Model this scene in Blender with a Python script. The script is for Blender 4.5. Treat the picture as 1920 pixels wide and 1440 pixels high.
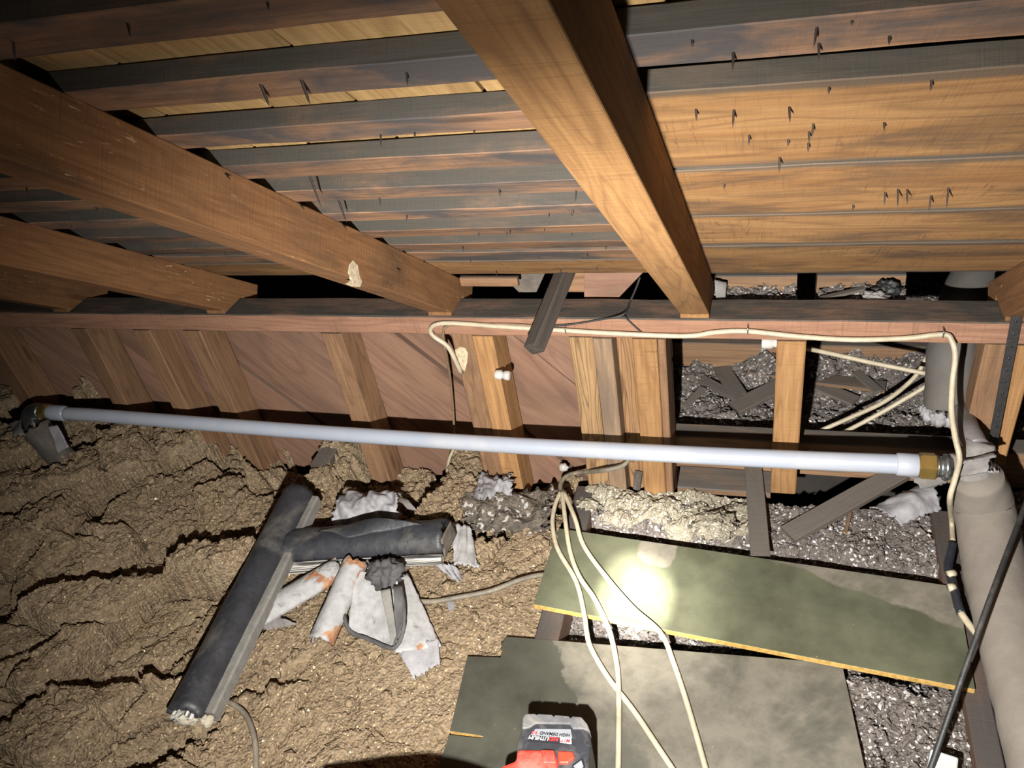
import bpy, math, random
from mathutils import Vector, Matrix, noise
random.seed(7)
for o in list(bpy.data.objects): bpy.data.objects.remove(o)
SC = bpy.context.scene
COL = SC.collection
UP = 1.45            # height of the camera above the ceiling laths; everything is laid out relative to the camera, then lifted

# ------------------------------------------------------------------ camera
RC = (Vector((0.95405726, 0.25671129, -0.15451234)),      # camera right
      Vector((0.03388054, -0.60480993, -0.79564883)),     # camera down
      Vector((-0.29770263, 0.75385958, -0.58572082)))     # camera forward
FPX = 1521.665
cam_d = bpy.data.cameras.new('camera'); cam = bpy.data.objects.new('camera', cam_d); COL.objects.link(cam)
cam_d.sensor_width = 36.0; cam_d.lens = FPX / 1920 * 36.0; cam_d.clip_start = 0.02
m = Matrix.Identity(4)
for i in range(3):
    m[i][0] = RC[0][i]; m[i][1] = -RC[1][i]; m[i][2] = -RC[2][i]
cam.matrix_world = m
SC.camera = cam
# ------------------------------------------------------------------ world, lamps, exposure
w = bpy.data.worlds.new('world'); SC.world = w; w.use_nodes = True
w.node_tree.nodes['Background'].inputs[0].default_value = (0.55, 0.6, 0.7, 1)
w.node_tree.nodes['Background'].inputs[1].default_value = 0.006
SC.view_settings.view_transform = 'Standard'; SC.view_settings.look = 'None'
SC.view_settings.exposure = -0.12; SC.view_settings.gamma = 1.0
try: SC.view_settings.use_curve_mapping = False
except Exception: pass
LAMP = Vector((-0.122, -0.05, -0.30))          # hand torch held just below the camera
AIM = Vector((-0.244, 1.069, -1.38))
def spot(name, energy, size, blend, aim, col=(1.0, 0.96, 0.88), r=0.012):
    l = bpy.data.lights.new(name, 'SPOT'); l.energy = energy; l.spot_size = math.radians(size); l.spot_blend = blend
    l.shadow_soft_size = r; l.color = col
    o = bpy.data.objects.new(name, l); COL.objects.link(o)
    o.location = LAMP; o.rotation_euler = (Vector(aim) - LAMP).to_track_quat('-Z', 'Y').to_euler()
    return o
spot('torch_flood', 150, 122, 1.0, AIM + Vector((0.14, 0.10, 0.10)), (1.0, 0.975, 0.93))
spot('torch_spill', 7, 178, 1.0, AIM + Vector((0.05, 0.3, 0.5)), (1.0, 0.975, 0.93))
spot('torch_beam', 170, 104, 1.0, AIM + Vector((-0.10, 0.06, 0.02)), (1.0, 0.975, 0.93))
spot('torch_halo', 480, 17, 1.0, AIM, (1.0, 0.97, 0.9), .008)
spot('torch_core', 2600, 7, 1.0, AIM, (1.0, 0.97, 0.88), .004)

# ------------------------------------------------------------------ helpers: where a line of sight meets a real plane
def ray(px, py):
    u, v = (px - 960) / FPX, (py - 720) / FPX
    return RC[0] * u + RC[1] * v + RC[2]
def at(px, py, axis, val):
    d = ray(px, py); return d * (val / d['xyz'.index(axis)])
PIT = math.radians(39.71)
RN = Vector((0, math.sin(PIT), math.cos(PIT)))          # roof normal (up)
RS = Vector((0, math.cos(PIT), -math.sin(PIT)))         # down the slope
R0 = Vector((0, 1.4, -0.895))                            # underside of the rafters at the wall plate
def roof(x, s, p): return R0 + Vector((x, 0, 0)) + RS * s + RN * p
def at_roof(px, py, p):
    d = ray(px, py); return d * ((R0.dot(RN) + p) / d.dot(RN))

def basis(o):
    return basis(o.parent) @ o.matrix_parent_inverse @ o.matrix_basis if o.parent else o.matrix_basis.copy()
def adopt(o, parent):
    if parent:
        o.parent = parent; o.matrix_parent_inverse = basis(parent).inverted()
def tag(o, label=None, cat=None, group=None, kind=None):
    if label: o['label'] = label
    if cat: o['category'] = cat
    if group: o['group'] = group
    if kind: o['kind'] = kind
    return o
def empty(name, loc, label=None, cat=None, group=None, kind=None):
    o = bpy.data.objects.new(name, None); COL.objects.link(o); o.location = loc; o.empty_display_size = 0.05
    return tag(o, label, cat, group, kind)
def mesh_obj(name, verts, faces, material, parent=None, smooth=False, M=None, mats=None, midx=None):
    """one mesh object; verts are relative to the camera unless M (local to world) is given"""
    me = bpy.data.meshes.new(name)
    verts = [Vector(v) for v in verts]
    if M is None:
        lo = Vector((min(v[i] for v in verts) for i in range(3))); hi = Vector((max(v[i] for v in verts) for i in range(3)))
        org = Vector(((lo.x + hi.x) / 2, (lo.y + hi.y) / 2, lo.z)); M = Matrix.Translation(org)
        verts = [v - org for v in verts]
    me.from_pydata(verts, [], faces); me.update()
    for mm in (mats or [material]): me.materials.append(mm)
    if smooth: me.polygons.foreach_set('use_smooth', [True] * len(me.polygons))
    if midx: me.polygons.foreach_set('material_index', midx)
    o = bpy.data.objects.new(name, me); COL.objects.link(o); o.matrix_basis = M
    adopt(o, parent); return o
def frame(a, b, up):
    x = (b - a).normalized(); up = Vector(up); y = up.cross(x).normalized(); z = x.cross(y)
    M = Matrix.Identity(4)
    for i in range(3): M[i][0] = x[i]; M[i][1] = y[i]; M[i][2] = z[i]; M[i][3] = a[i]
    return M
def beam(name, a, b, width, height, material, parent=None, up=(0, 0, 1), ch=0.0025, jit=0.0012, seg=0.06, seed=None, ends=0.0):
    """sawn timber from a to b (centre of the section), chamfered arrises, slightly uneven along its length"""
    a, b = Vector(a), Vector(b); L = (b - a).length; n = max(2, int(L / seg)); sd = seed if seed is not None else random.random() * 100
    hw, hh = width / 2, height / 2; c = min(ch, hw * .4, hh * .4)
    prof = [(-hw + c, -hh), (hw - c, -hh), (hw, -hh + c), (hw, hh - c), (hw - c, hh), (-hw + c, hh), (-hw, hh - c), (-hw, -hh + c)]
    V, F = [], []
    for i in range(n + 1):
        x = L * i / n
        for k, (y, z) in enumerate(prof):
            q = Vector((x * 9 + sd, y * 40, z * 40 + sd)); d = noise.noise_vector(q) * jit
            ex = (noise.noise(Vector((y * 90 + sd, z * 90, i))) * ends) if i in (0, n) else 0
            V.append((x + ex, y + d.y, z + d.z))
    for i in range(n):
        for k in range(8):
            F.append((i * 8 + k, i * 8 + (k + 1) % 8, (i + 1) * 8 + (k + 1) % 8, (i + 1) * 8 + k))
    F.append(tuple(range(7, -1, -1))); F.append(tuple(range(n * 8, n * 8 + 8)))
    return mesh_obj(name, V, F, material, parent, M=frame(a, b, up))
def box(name, x0, x1, y0, y1, z0, z1, material, parent=None, along='x', **k):
    """axis aligned timber; along = axis of the grain"""
    cx, cy, cz = (x0 + x1) / 2, (y0 + y1) / 2, (z0 + z1) / 2
    if along == 'x': return beam(name, (x0, cy, cz), (x1, cy, cz), y1 - y0, z1 - z0, material, parent, **k)
    if along == 'y': return beam(name, (cx, y0, cz), (cx, y1, cz), x1 - x0, z1 - z0, material, parent, **k)
    return beam(name, (cx, cy, z0), (cx, cy, z1), x1 - x0, y1 - y0, material, parent, up=(0, 1, 0), **k)
def bevel(o, wd=0.002, seg=2):
    md = o.modifiers.new('bevel', 'BEVEL'); md.width = wd; md.segments = seg; md.limit_method = 'ANGLE'; md.angle_limit = math.radians(35); return o
def prism(name, poly, ext, material, parent=None, bev=0.0015, M=None, smooth=False):
    """flat polygon (list of points) pushed along ext into a solid"""
    ext = Vector(ext); P = [Vector(p) for p in poly]; n = len(P)
    nrm = Vector((0, 0, 0))
    for i in range(n): nrm += P[i].cross(P[(i + 1) % n])
    if nrm.dot(ext) > 0: P.reverse()
    V = P + [p + ext for p in P]
    F = [tuple(range(n)), tuple(range(2 * n - 1, n - 1, -1))] + [(i, i + n, (i + 1) % n + n, (i + 1) % n) for i in range(n)]
    o = mesh_obj(name, V, F, material, parent, M=M, smooth=smooth)
    if bev: bevel(o, bev)
    return o
def catmull(pts, n):
    P = [Vector(p) for p in pts]; P = [P[0] * 2 - P[1]] + P + [P[-1] * 2 - P[-2]]; out = []
    for i in range(1, len(P) - 2):
        for k in range(n):
            t = k / n
            out.append(0.5 * (2 * P[i] + (P[i + 1] - P[i - 1]) * t + (2 * P[i - 1] - 5 * P[i] + 4 * P[i + 1] - P[i + 2]) * t * t + (3 * P[i] - P[i - 1] - 3 * P[i + 1] + P[i + 2]) * t ** 3))
    out.append(P[-2]); return out
def tube(name, pts, r, material, parent=None, n=6, sides=10, flat=1.0, jit=0.0, rfun=None, smooth_path=True):
    C = catmull(pts, n) if smooth_path and len(pts) > 2 else [Vector(p) for p in pts]
    V, F = [], []; N = None; m_ = len(C)
    for i, c in enumerate(C):
        t = (C[min(i + 1, m_ - 1)] - C[max(i - 1, 0)]).normalized()
        if N is None:
            N = t.cross(Vector((0, 0, 1)));  N = N if N.length > .1 else t.cross(Vector((1, 0, 0)))
        N = (N - t * N.dot(t)).normalized(); B = t.cross(N)
        rr = rfun(i / (m_ - 1)) if rfun else (r[min(i, len(r) - 1)] if isinstance(r, (list, tuple)) else r)
        for k in range(sides):
            a = 2 * math.pi * k / sides
            j = 1 + (noise.noise(Vector((i * .6, math.cos(a) * 1.5, math.sin(a) * 1.5 + len(name)))) * jit if jit else 0)
            V.append(c + N * (math.cos(a) * rr * j) + B * (math.sin(a) * rr * flat * j))
    for i in range(m_ - 1):
        for k in range(sides):
            F.append((i * sides + k, i * sides + (k + 1) % sides, (i + 1) * sides + (k + 1) % sides, (i + 1) * sides + k))
    F.append(tuple(range(sides - 1, -1, -1))); F.append(tuple(range((m_ - 1) * sides, m_ * sides)))
    return mesh_obj(name, V, F, material, parent, smooth=True)
def lathe(name, a, b, prof, material, parent=None, sides=24, smooth=True, jit=0.0):
    """prof: list of (fraction along a-b, radius)"""
    a, b = Vector(a), Vector(b); M = frame(a, b, (0, 0, 1) if abs((b - a).normalized().z) < .9 else (0, 1, 0)); L = (b - a).length
    V, F = [], []
    for i, (t, r) in enumerate(prof):
        for k in range(sides):
            an = 2 * math.pi * (k + .5) / sides
            j = 1 + (noise.noise(Vector((t * 9, math.cos(an) * 3, math.sin(an) * 3))) * jit if jit else 0)
            V.append((L * t, math.cos(an) * r * j, math.sin(an) * r * j))
    n = len(prof)
    for i in range(n - 1):
        for k in range(sides):
            F.append((i * sides + k, i * sides + (k + 1) % sides, (i + 1) * sides + (k + 1) % sides, (i + 1) * sides + k))
    F.append(tuple(range(sides - 1, -1, -1))); F.append(tuple(range((n - 1) * sides, n * sides)))
    return mesh_obj(name, V, F, material, parent, smooth=smooth, M=M)
def sheet(name, corners, nu, nv, amp, material, parent=None, thick=0.003, seed=0, curl=0.0, ragged=0.0, freq=9.0, fold=0.0):
    """crumpled sheet over four corners (a b c d, going round); curl bows it up across v"""
    a, b, c, d = [Vector(p) for p in corners]; V, F = [], []
    nrm = (b - a).cross(d - a).normalized()
    if nrm.z < 0: nrm = -nrm
    for j in range(nv + 1):
        for i in range(nu + 1):
            u, v = i / nu, j / nv
            rg = Vector((0, 0, 0))
            uu, vv = u, v
            if ragged:
                if i == nu: uu += ragged * noise.noise(Vector((v * 14, seed, 3)))
                if i == 0: uu += ragged * noise.noise(Vector((v * 14, seed, 7)))
                if j == 0: vv += ragged * noise.noise(Vector((u * 14, seed, 5)))
                if j == nv: vv += ragged * noise.noise(Vector((u * 14, seed, 9)))
            p = (a * (1 - uu) + b * uu) * (1 - vv) + (d * (1 - uu) + c * uu) * vv
            q = p * freq + Vector((seed * 3.1, seed, 0))
            h = amp * (noise.noise(q) + .5 * noise.noise(q * 2.3) + .25 * noise.noise(q * 5)) + curl * (1 - (2 * v - 1) ** 2)
            if fold: h += fold * abs(math.sin((u * 1.3 + v * .7 + .3 * noise.noise(q)) * 7 + seed)) 
            V.append(p + nrm * h)
    for j in range(nv):
        for i in range(nu):
            k = j * (nu + 1) + i; F.append((k, k + 1, k + nu + 2, k + nu + 1))
    o = mesh_obj(name, V, F, material, parent, smooth=True)
    sm = o.modifiers.new('solidify', 'SOLIDIFY'); sm.thickness = thick; sm.offset = -1
    return o
def shell(name, a, b, r, th, a0, a1, material, parent=None, up=(0, 0, 1), jit=0.04, ragged=0.0, seed=0, n=26, m_=14):
    """part of a hollow round cover from a to b between two angles (degrees, 90 = top), with solid cut edges"""
    a, b = Vector(a), Vector(b); M = frame(a, b, up); L = (b - a).length; V, F = [], []; W = 2 * (m_ + 1)
    for i in range(n + 1):
        for lay in (0, 1):
            for k in range(m_ + 1):
                kk = k if lay == 0 else m_ - k
                an = math.radians(a0 + (a1 - a0) * kk / m_); rr = r - th * lay
                q = Vector((i * .35 + seed, an * 1.2, lay * .3))
                rr *= 1 + jit * noise.noise(q) + jit * .5 * noise.noise(q * 3.1)
                x = L * i / n
                if ragged and i in (0, n): x += ragged * noise.noise(Vector((an * 3.5, seed, i))) + ragged * .5 * noise.noise(Vector((an * 9, seed, i)))
                V.append((x, math.cos(an) * rr, math.sin(an) * rr))
    for i in range(n):
        for k in range(W):
            F.append((i * W + k, i * W + (k + 1) % W, (i + 1) * W + (k + 1) % W, (i + 1) * W + k))
    for e in (0, n):
        for k in range(m_):
            q = (e * W + k, e * W + k + 1, e * W + W - 2 - k, e * W + W - 1 - k)
            F.append(q if e else q[::-1])
    return mesh_obj(name, V, F, material, parent, smooth=True, M=M)
def lump(name, c, sz, material, parent=None, seed=0, rough=.35, sub=4, freq=2.2):
    import bmesh
    bm = bmesh.new(); bmesh.ops.create_icosphere(bm, subdivisions=sub, radius=1)
    V = []
    for v in bm.verts:
        q = v.co * freq + Vector((seed * 5.3, 0, seed)); d = noise.noise(q) + .5 * noise.noise(q * 2.2) + .3 * noise.noise(q * 5)
        p = v.co * (1 + rough * d); V.append(Vector(c) + Vector((p.x * sz[0], p.y * sz[1], p.z * sz[2])))
    F = [tuple(v.index for v in f.verts) for f in bm.faces]; bm.free()
    return mesh_obj(name, V, F, material, parent, smooth=True)

# ------------------------------------------------------------------ materials
class NT:
    def __init__(s, name):
        s.m = bpy.data.materials.new(name); s.m.use_nodes = True; s.t = s.m.node_tree; s.t.nodes.clear()
        s.out = s.n('ShaderNodeOutputMaterial'); s.b = s.n('ShaderNodeBsdfPrincipled'); s.l(s.b.outputs[0], s.out.inputs[0])
    def n(s, typ, **k):
        x = s.t.nodes.new(typ)
        for a, v in k.items(): setattr(x, a, v)
        return x
    def l(s, a, b): s.t.links.new(a, b)
    def set(s, sock, v):
        if hasattr(v, 'links'): s.l(v, sock)
        else: sock.default_value = v
    def coord(s, scale=(1, 1, 1), rnd=True, kind='Object', loc=(0, 0, 0)):
        tc = s.n('ShaderNodeTexCoord'); mp = s.n('ShaderNodeMapping'); mp.inputs['Scale'].default_value = scale; mp.inputs['Location'].default_value = loc
        if rnd:
            oi = s.n('ShaderNodeObjectInfo'); ad = s.n('ShaderNodeVectorMath', operation='ADD'); sc = s.n('ShaderNodeMath', operation='MULTIPLY'); sc.inputs[1].default_value = 17
            s.l(oi.outputs['Random'], sc.inputs[0]); s.l(tc.outputs[kind], ad.inputs[0]); s.l(sc.outputs[0], ad.inputs[1]); s.l(ad.outputs[0], mp.inputs[0])
        else: s.l(tc.outputs[kind], mp.inputs[0])
        return mp.outputs[0]
    def noise(s, vec, scale=1, detail=4, rough=.55, dist=0.0):
        x = s.n('ShaderNodeTexNoise'); s.l(vec, x.inputs['Vector']); x.inputs['Scale'].default_value = scale; x.inputs['Detail'].default_value = detail
        x.inputs['Roughness'].default_value = rough; x.inputs['Distortion'].default_value = dist; return x.outputs[0]
    def vor(s, vec, scale=1, feature='F1', out=0):
        x = s.n('ShaderNodeTexVoronoi', feature=feature); s.l(vec, x.inputs['Vector']); x.inputs['Scale'].default_value = scale; return x.outputs[out]
    def ramp(s, f, lo, hi, a=0.0, b=1.0):
        x = s.n('ShaderNodeMapRange'); x.clamp = True; s.set(x.inputs[0], f)
        for i, v in enumerate((lo, hi, a, b)): x.inputs[i + 1].default_value = v
        return x.outputs[0]
    def math(s, op, a, b=0.0, c=None):
        x = s.n('ShaderNodeMath', operation=op); s.set(x.inputs[0], a); s.set(x.inputs[1], b)
        if c is not None: s.set(x.inputs[2], c)
        return x.outputs[0]
    def mix(s, f, a, b, blend='MIX'):
        x = s.n('ShaderNodeMix', data_type='RGBA', blend_type=blend); s.set(x.inputs[0], f)
        for i, v in ((6, a), (7, b)): s.set(x.inputs[i], (*v, 1) if isinstance(v, tuple) and len(v) == 3 else v)
        return x.outputs[2]
    def bump(s, h, strength=.4, dist=.004, prev=None):
        x = s.n('ShaderNodeBump'); x.inputs['Strength'].default_value = strength; x.inputs['Distance'].default_value = dist; s.l(h, x.inputs['Height'])
        if prev is not None: s.l(prev, x.inputs['Normal'])
        return x.outputs[0]
    def sep(s, vec):
        x = s.n('ShaderNodeSeparateXYZ'); s.l(vec, x.inputs[0]); return x.outputs
    def nz(s): return s.sep(s.n('ShaderNodeNewGeometry').outputs['Normal'])[2]
    def done(s, col, rough=.75, normal=None, metal=0.0, spec=None):
        s.set(s.b.inputs['Base Color'], (*col, 1) if isinstance(col, tuple) and len(col) == 3 else col); s.set(s.b.inputs['Roughness'], rough); s.set(s.b.inputs['Metallic'], metal)
        if spec is not None: s.b.inputs['Specular IOR Level'].default_value = spec
        if normal is not None: s.l(normal, s.b.inputs['Normal'])
        return s.m
def wood(name, c1, c2, dark, dust=.8, dustc=(.062, .054, .043), saw=.3, stain=.35, stainc=(.05, .035, .022), rough=.75, vary=.25, grain=1.0, dlo=.3, dhi=.62, spec=.25, ring=.35, rs=9.0, slo=.52, shi=.72, fine=.4, hair=0.0, edge=0.0):
    t = NT(name)
    g1 = t.noise(t.coord((1.6, 26 * grain, 26 * grain)), 1, 6, .6, 1.2)
    g2 = t.noise(t.coord((9, 170, 170)), 1, 4, .6, .5)
    n0 = t.noise(t.coord((1.7, 15 * grain, 15 * grain)), 1, 2, .45, .3)
    r = t.math('ABSOLUTE', t.math('SUBTRACT', t.math('FRACT', t.math('MULTIPLY', n0, rs)), .5))
    sw = t.noise(t.coord((120, 9, 9)), 1, 4, .6, 1.8)
    pm = t.noise(t.coord((5, 9, 9)), 1, 3, .5)
    st = t.noise(t.coord((4, 11, 11)), 1, 5, .62, .4)
    kn = t.vor(t.coord((2.2, 11, 11)), 1)
    col = t.mix(t.ramp(g1, .3, .7), c1, c2)
    col = t.mix(t.ramp(r, .20, .02, 0, ring), col, dark)
    col = t.mix(t.ramp(g2, .6, .32, 0, fine), col, dark)
    col = t.mix(t.math('MULTIPLY', t.ramp(sw, .54, .74, 0, saw * 1.6), t.ramp(pm, .42, .62)), col, dark)
    col = t.mix(t.ramp(st, slo, shi, 0, stain), col, stainc)
    col = t.mix(t.ramp(kn, .10, .05, 0, .75), col, dark)
    if edge:
        gy = t.sep(t.n('ShaderNodeTexCoord').outputs['Generated'])[1]
        ed = t.math('ADD', t.math('ABSOLUTE', t.math('SUBTRACT', gy, .5)), t.math('MULTIPLY', t.math('SUBTRACT', n0, .5), .22))
        col = t.mix(t.ramp(ed, .43, .47, 0, edge), col, (.085, .066, .05))
    if hair:
        hr = t.noise(t.coord((42, 260, 260)), 1, 2, .5, .8)
        col = t.mix(t.math('MULTIPLY', t.ramp(hr, .66, .72, 0, hair), t.ramp(pm, .48, .6)), col, (.55, .38, .2))
    oi = t.n('ShaderNodeObjectInfo'); v = t.ramp(oi.outputs['Random'], 0, 1, 1 - vary, 1 + vary)
    hs = t.n('ShaderNodeHueSaturation'); t.l(v, hs.inputs['Value']); t.l(col, hs.inputs['Color']); col = hs.outputs[0]
    if dust:
        dn = t.ramp(t.noise(t.coord((7, 24, 24)), 1, 5, .65), .28, .55, .45, 1)
        f = t.math('MULTIPLY', t.ramp(t.nz(), dlo, dhi, 0, dust), dn); col = t.mix(f, col, dustc)
    h = t.math('ADD', t.math('MULTIPLY', g1, .5), t.math('ADD', t.math('MULTIPLY', g2, .3), t.math('ADD', t.math('MULTIPLY', sw, .2 + saw * .5), t.math('MULTIPLY', r, .25))))
    return t.done(col, rough, t.bump(h, .6, .0035), spec=spec)
M_RAFTER = wood('rough_sawn_golden_wood', (.29, .16, .062), (.22, .112, .042), (.10, .046, .018), dust=.6, saw=.45, stain=.3, vary=.08)
M_RAFTERL = wood('rough_sawn_red_brown_wood', (.225, .112, .047), (.165, .078, .033), (.08, .036, .016), dust=.6, saw=.4, stain=.55, vary=.1, hair=.8, ring=.25)
M_BATTEN = wood('weathered_batten_wood', (.26, .145, .08), (.185, .1, .056), (.06, .04, .028), dust=.96, dustc=(.05, .047, .04), saw=.25, stain=1.0, stainc=(.058, .052, .05), vary=.3, slo=.44, shi=.60, ring=.3, dlo=.2, dhi=.5)
M_PLANK = wood('wide_golden_roof_plank', (.33, .185, .075), (.225, .11, .041), (.10, .05, .024), dust=.9, dustc=(.05, .046, .038), saw=.5, stain=.85, stainc=(.09, .055, .033), vary=.1, grain=.6, dlo=.2, dhi=.5, slo=.5, shi=.66, ring=.4, fine=.35, edge=.85)
M_SHINGLE = wood('pale_split_shingle', (.46, .30, .13), (.36, .22, .09), (.2, .11, .04), dust=0, saw=.15, stain=.25, stainc=(.09, .06, .03), vary=.25)
M_STUD = wood('golden_stud_wood', (.38, .215, .092), (.285, .15, .06), (.14, .06, .022), dust=.7, saw=.35, stain=.2, vary=.16)
M_STUDP = wood('pale_rough_stud_wood', (.36, .23, .115), (.27, .16, .075), (.10, .055, .026), dust=.5, saw=.1, stain=.3, vary=.05, ring=.75, rs=16, grain=1.4)
M_STUDW = wood('wavy_grain_stud_wood', (.32, .185, .09), (.25, .135, .062), (.10, .05, .024), dust=.5, saw=.1, stain=.2, vary=.05, ring=.8, rs=17, grain=1.0)
M_STUDG = wood('grey_brown_stud_wood', (.27, .185, .115), (.2, .13, .08), (.085, .055, .036), dust=.5, saw=.2, stain=.6, stainc=(.12, .1, .085), vary=.05)
M_STUDD = wood('dull_brown_stud_wood', (.27, .155, .085), (.2, .112, .06), (.09, .045, .024), dust=.7, saw=.3, stain=.45, vary=.12)
M_PLATE = wood('dusty_top_plate_wood', (.31, .168, .108), (.25, .13, .08), (.13, .066, .042), dust=1.0, dustc=(.055, .05, .043), saw=.4, stain=.35, vary=.05)
M_SHEATH = wood('red_brown_sheathing_wood', (.31, .18, .118), (.235, .128, .083), (.11, .06, .04), dust=.4, saw=.1, stain=.6, stainc=(.13, .078, .06), vary=.22, grain=.7, ring=.3, rs=7, fine=.2, slo=.45, shi=.7)
M_GREYWOOD = wood('dust_grey_wood', (.135, .11, .088), (.105, .085, .07), (.05, .04, .035), dust=.9, dustc=(.115, .1, .086), saw=.3, stain=.3, vary=.2)
M_DARKWOOD = wood('dark_grimy_wood', (.075, .06, .05), (.055, .044, .037), (.02, .016, .014), dust=.5, dustc=(.07, .062, .055), saw=.6, stain=.3, vary=.1)
M_JOIST = wood('dusty_joist_wood', (.26, .16, .09), (.2, .115, .065), (.1, .055, .032), dust=1.0, dustc=(.085, .075, .066), saw=.25, stain=.35, vary=.12)

def plain(name, col, rough=.5, metal=0.0, var=.25, scale=40, bump=.2, dirt=None, spec=None):
    t = NT(name); v = t.coord((1, 1, 1)); n = t.noise(v, scale, 5, .6)
    c = t.mix(t.ramp(n, .35, .75, 0, 1), col, tuple(x * (1 - var) for x in col))
    if dirt: c = t.mix(t.ramp(t.noise(v, scale * .25, 6, .65, .5), .5, .68, 0, dirt[1]), c, dirt[0])
    return t.done(c, rough, t.bump(t.noise(v, scale * 3, 3), bump, .002) if bump else None, metal, spec)
M_PVC = plain('white_plastic_pipe', (.31, .335, .39), .34, var=.06, scale=14, bump=.05, dirt=((.5, .47, .42), .35))
M_BRASS = plain('brass', (.55, .38, .12), .35, .9, .3, 30, .1)
M_STEEL = plain('galvanised_steel', (.35, .37, .37), .3, .9, .4, 40, .2, ((.05, .045, .04), .6))
M_RUST = plain('rusty_nail_steel', (.035, .025, .02), .6, .5, .3, 200, .1)
M_STRAP = plain('dark_steel_strap', (.07, .065, .065), .5, .6, .4, 90, .3)
M_CABLE = plain('cream_cable_jacket', (.44, .38, .27), .5, 0, .25, 60, .15, ((.2, .16, .11), .5))
M_CABLE_OLD = plain('grimy_cable_jacket', (.17, .145, .11), .6, 0, .4, 80, .3, ((.4, .33, .22), .4))
M_CABLE_BR = plain('brown_cable_jacket', (.2, .13, .075), .6, 0, .4, 80, .3)
M_CABLE_BK = plain('black_cable_jacket', (.02, .02, .02), .55, 0, .3, 80, .3, ((.08, .075, .07), .5))
M_TAPE = plain('black_electrical_tape', (.02, .022, .028), .28, 0, .2, 60, .4)
M_PORC = plain('white_porcelain', (.45, .43, .4), .3, 0, .1, 40, .05, ((.3, .26, .2), .4))
M_FLUE = plain('grey_plastered_flue_cover', (.19, .165, .138), .85, 0, .25, 14, .5, ((.12, .1, .085), .6))
M_SLEEVE = plain('dark_grey_sleeve', (.105, .095, .085), .85, 0, .25, 14, .5, ((.07, .062, .055), .6))
M_LEAD = plain('lead_grey_pipe', (.2, .18, .18), .55, .3, .3, 30, .3, ((.35, .32, .3), .4))
M_PAPERW = plain('white_pasted_paper', (.21, .195, .185), .8, 0, .4, 40, .6, ((.16, .135, .115), .8))
M_FOILW = plain('crumpled_white_wrap', (.29, .28, .29), .7, 0, .35, 40, .6, ((.11, .1, .097), .85))
M_TAR = plain('black_tar_paper', (.030, .031, .036), .5, 0, .5, 30, .5, ((.12, .11, .095), .85))
M_LAGEDGE = plain('grey_lagging_edge', (.19, .178, .158), .85, 0, .3, 60, .5, ((.08, .075, .07), .5))
M_TARGREY = plain('grey_dusty_tar_paper', (.15, .125, .1), .8, 0, .5, 30, .8, ((.045, .042, .04), .9))
M_PILLOW = plain('stained_fluff', (.46, .41, .31), .95, 0, .4, 90, .8)
M_RAG = plain('dark_rag', (.07, .066, .066), .85, 0, .5, 40, .5, ((.15, .14, .13), .4))
M_RED = plain('red_tool_plastic', (.62, .045, .03), .45, 0, .15, 60, .15, ((.5, .2, .16), .5))
M_RED2 = plain('bright_red_latch_plastic', (.72, .05, .025), .4, 0, .1, 60, .1)
M_BLKP = plain('black_tool_plastic', (.03, .032, .038), .4, 0, .3, 80, .15, ((.14, .13, .125), .5))
M_RUBBER = plain('scuffed_grey_rubber', (.115, .115, .12), .6, 0, .4, 50, .3, ((.3, .27, .24), .55))
M_LABELG = plain('silver_label', (.22, .235, .255), .4, 0, .1, 50, 0)
M_WHITE = plain('white_print', (.5, .5, .5), .5, 0, .02, 10, 0)
M_REDPR = plain('red_print', (.65, .04, .04), .5, 0, .02, 10, 0)
M_BLKPR = plain('black_print', (.015, .015, .018), .5, 0, .02, 10, 0)
M_BOXW = plain('pale_plastic_box', (.5, .54, .52), .4, 0, .15, 30, .1, ((.3, .28, .24), .4))
M_PATCH = plain('white_splash', (.55, .45, .3), .9, 0, .5, 120, .6)

def layered(name):
    """edge of white pipe lagging with thin dark layers"""
    t = NT(name); v = t.coord((3, 90, 260)); n = t.noise(v, 1, 4, .6, .5)
    c = t.mix(t.ramp(n, .42, .55), (.05, .048, .048), (.55, .52, .46)); return t.done(c, .85, t.bump(n, .8, .004))
M_LAYER = layered('layered_lagging_edge')
def lagging(name, th=.60):
    """white-painted lagging with orange rust patches where the paint has flaked"""
    t = NT(name); v = t.coord((1, 1, 1)); n = t.noise(v, 16, 3, .5, .3); f = t.noise(v, 60, 5, .6)
    c = t.mix(t.ramp(f, .3, .7), (.34, .335, .33), (.24, .232, .225))
    c = t.mix(t.ramp(t.noise(v, 30, 5, .6, .4), .58, .66, 0, .7), c, (.12, .11, .105))
    c = t.mix(t.ramp(n, th, th + .03), c, t.mix(t.ramp(f, .4, .6), (.32, .17, .08), (.2, .085, .045)))
    return t.done(c, .8, t.bump(t.math('SUBTRACT', f, t.ramp(n, .6, .63, 0, 1.2)), .5, .003))
M_LAG = lagging('flaking_white_lagging', .62); M_LAG2 = lagging('rust_patched_lagging', .545)
def fill(name, c1, c2, c3, glint, gcol, metal=.5, gscale=320):
    t = NT(name); v = t.coord((1, 1, 1), False)
    a = t.noise(v, 5, 5, .6, .3); b = t.noise(v, 70, 5, .65); k = t.vor(v, 190, 'F1', 1)
    c = t.mix(t.ramp(a, .35, .65), c1, c2); c = t.mix(t.ramp(b, .6, .35, 0, .7), c, c3)
    sp = t.sep(k); c = t.mix(t.ramp(sp[0], .35, .0, 0, .5), c, c3)
    g = t.ramp(t.sep(t.vor(v, gscale, 'F1', 1))[1], glint, glint + .02)
    c = t.mix(g, c, gcol)
    h = t.math('ADD', t.math('MULTIPLY', b, .6), t.math('MULTIPLY', t.vor(v, 150), .7))
    return t.done(c, t.ramp(g, 0, 1, .9, .4), t.bump(h, .9, .006), spec=.2)
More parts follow.
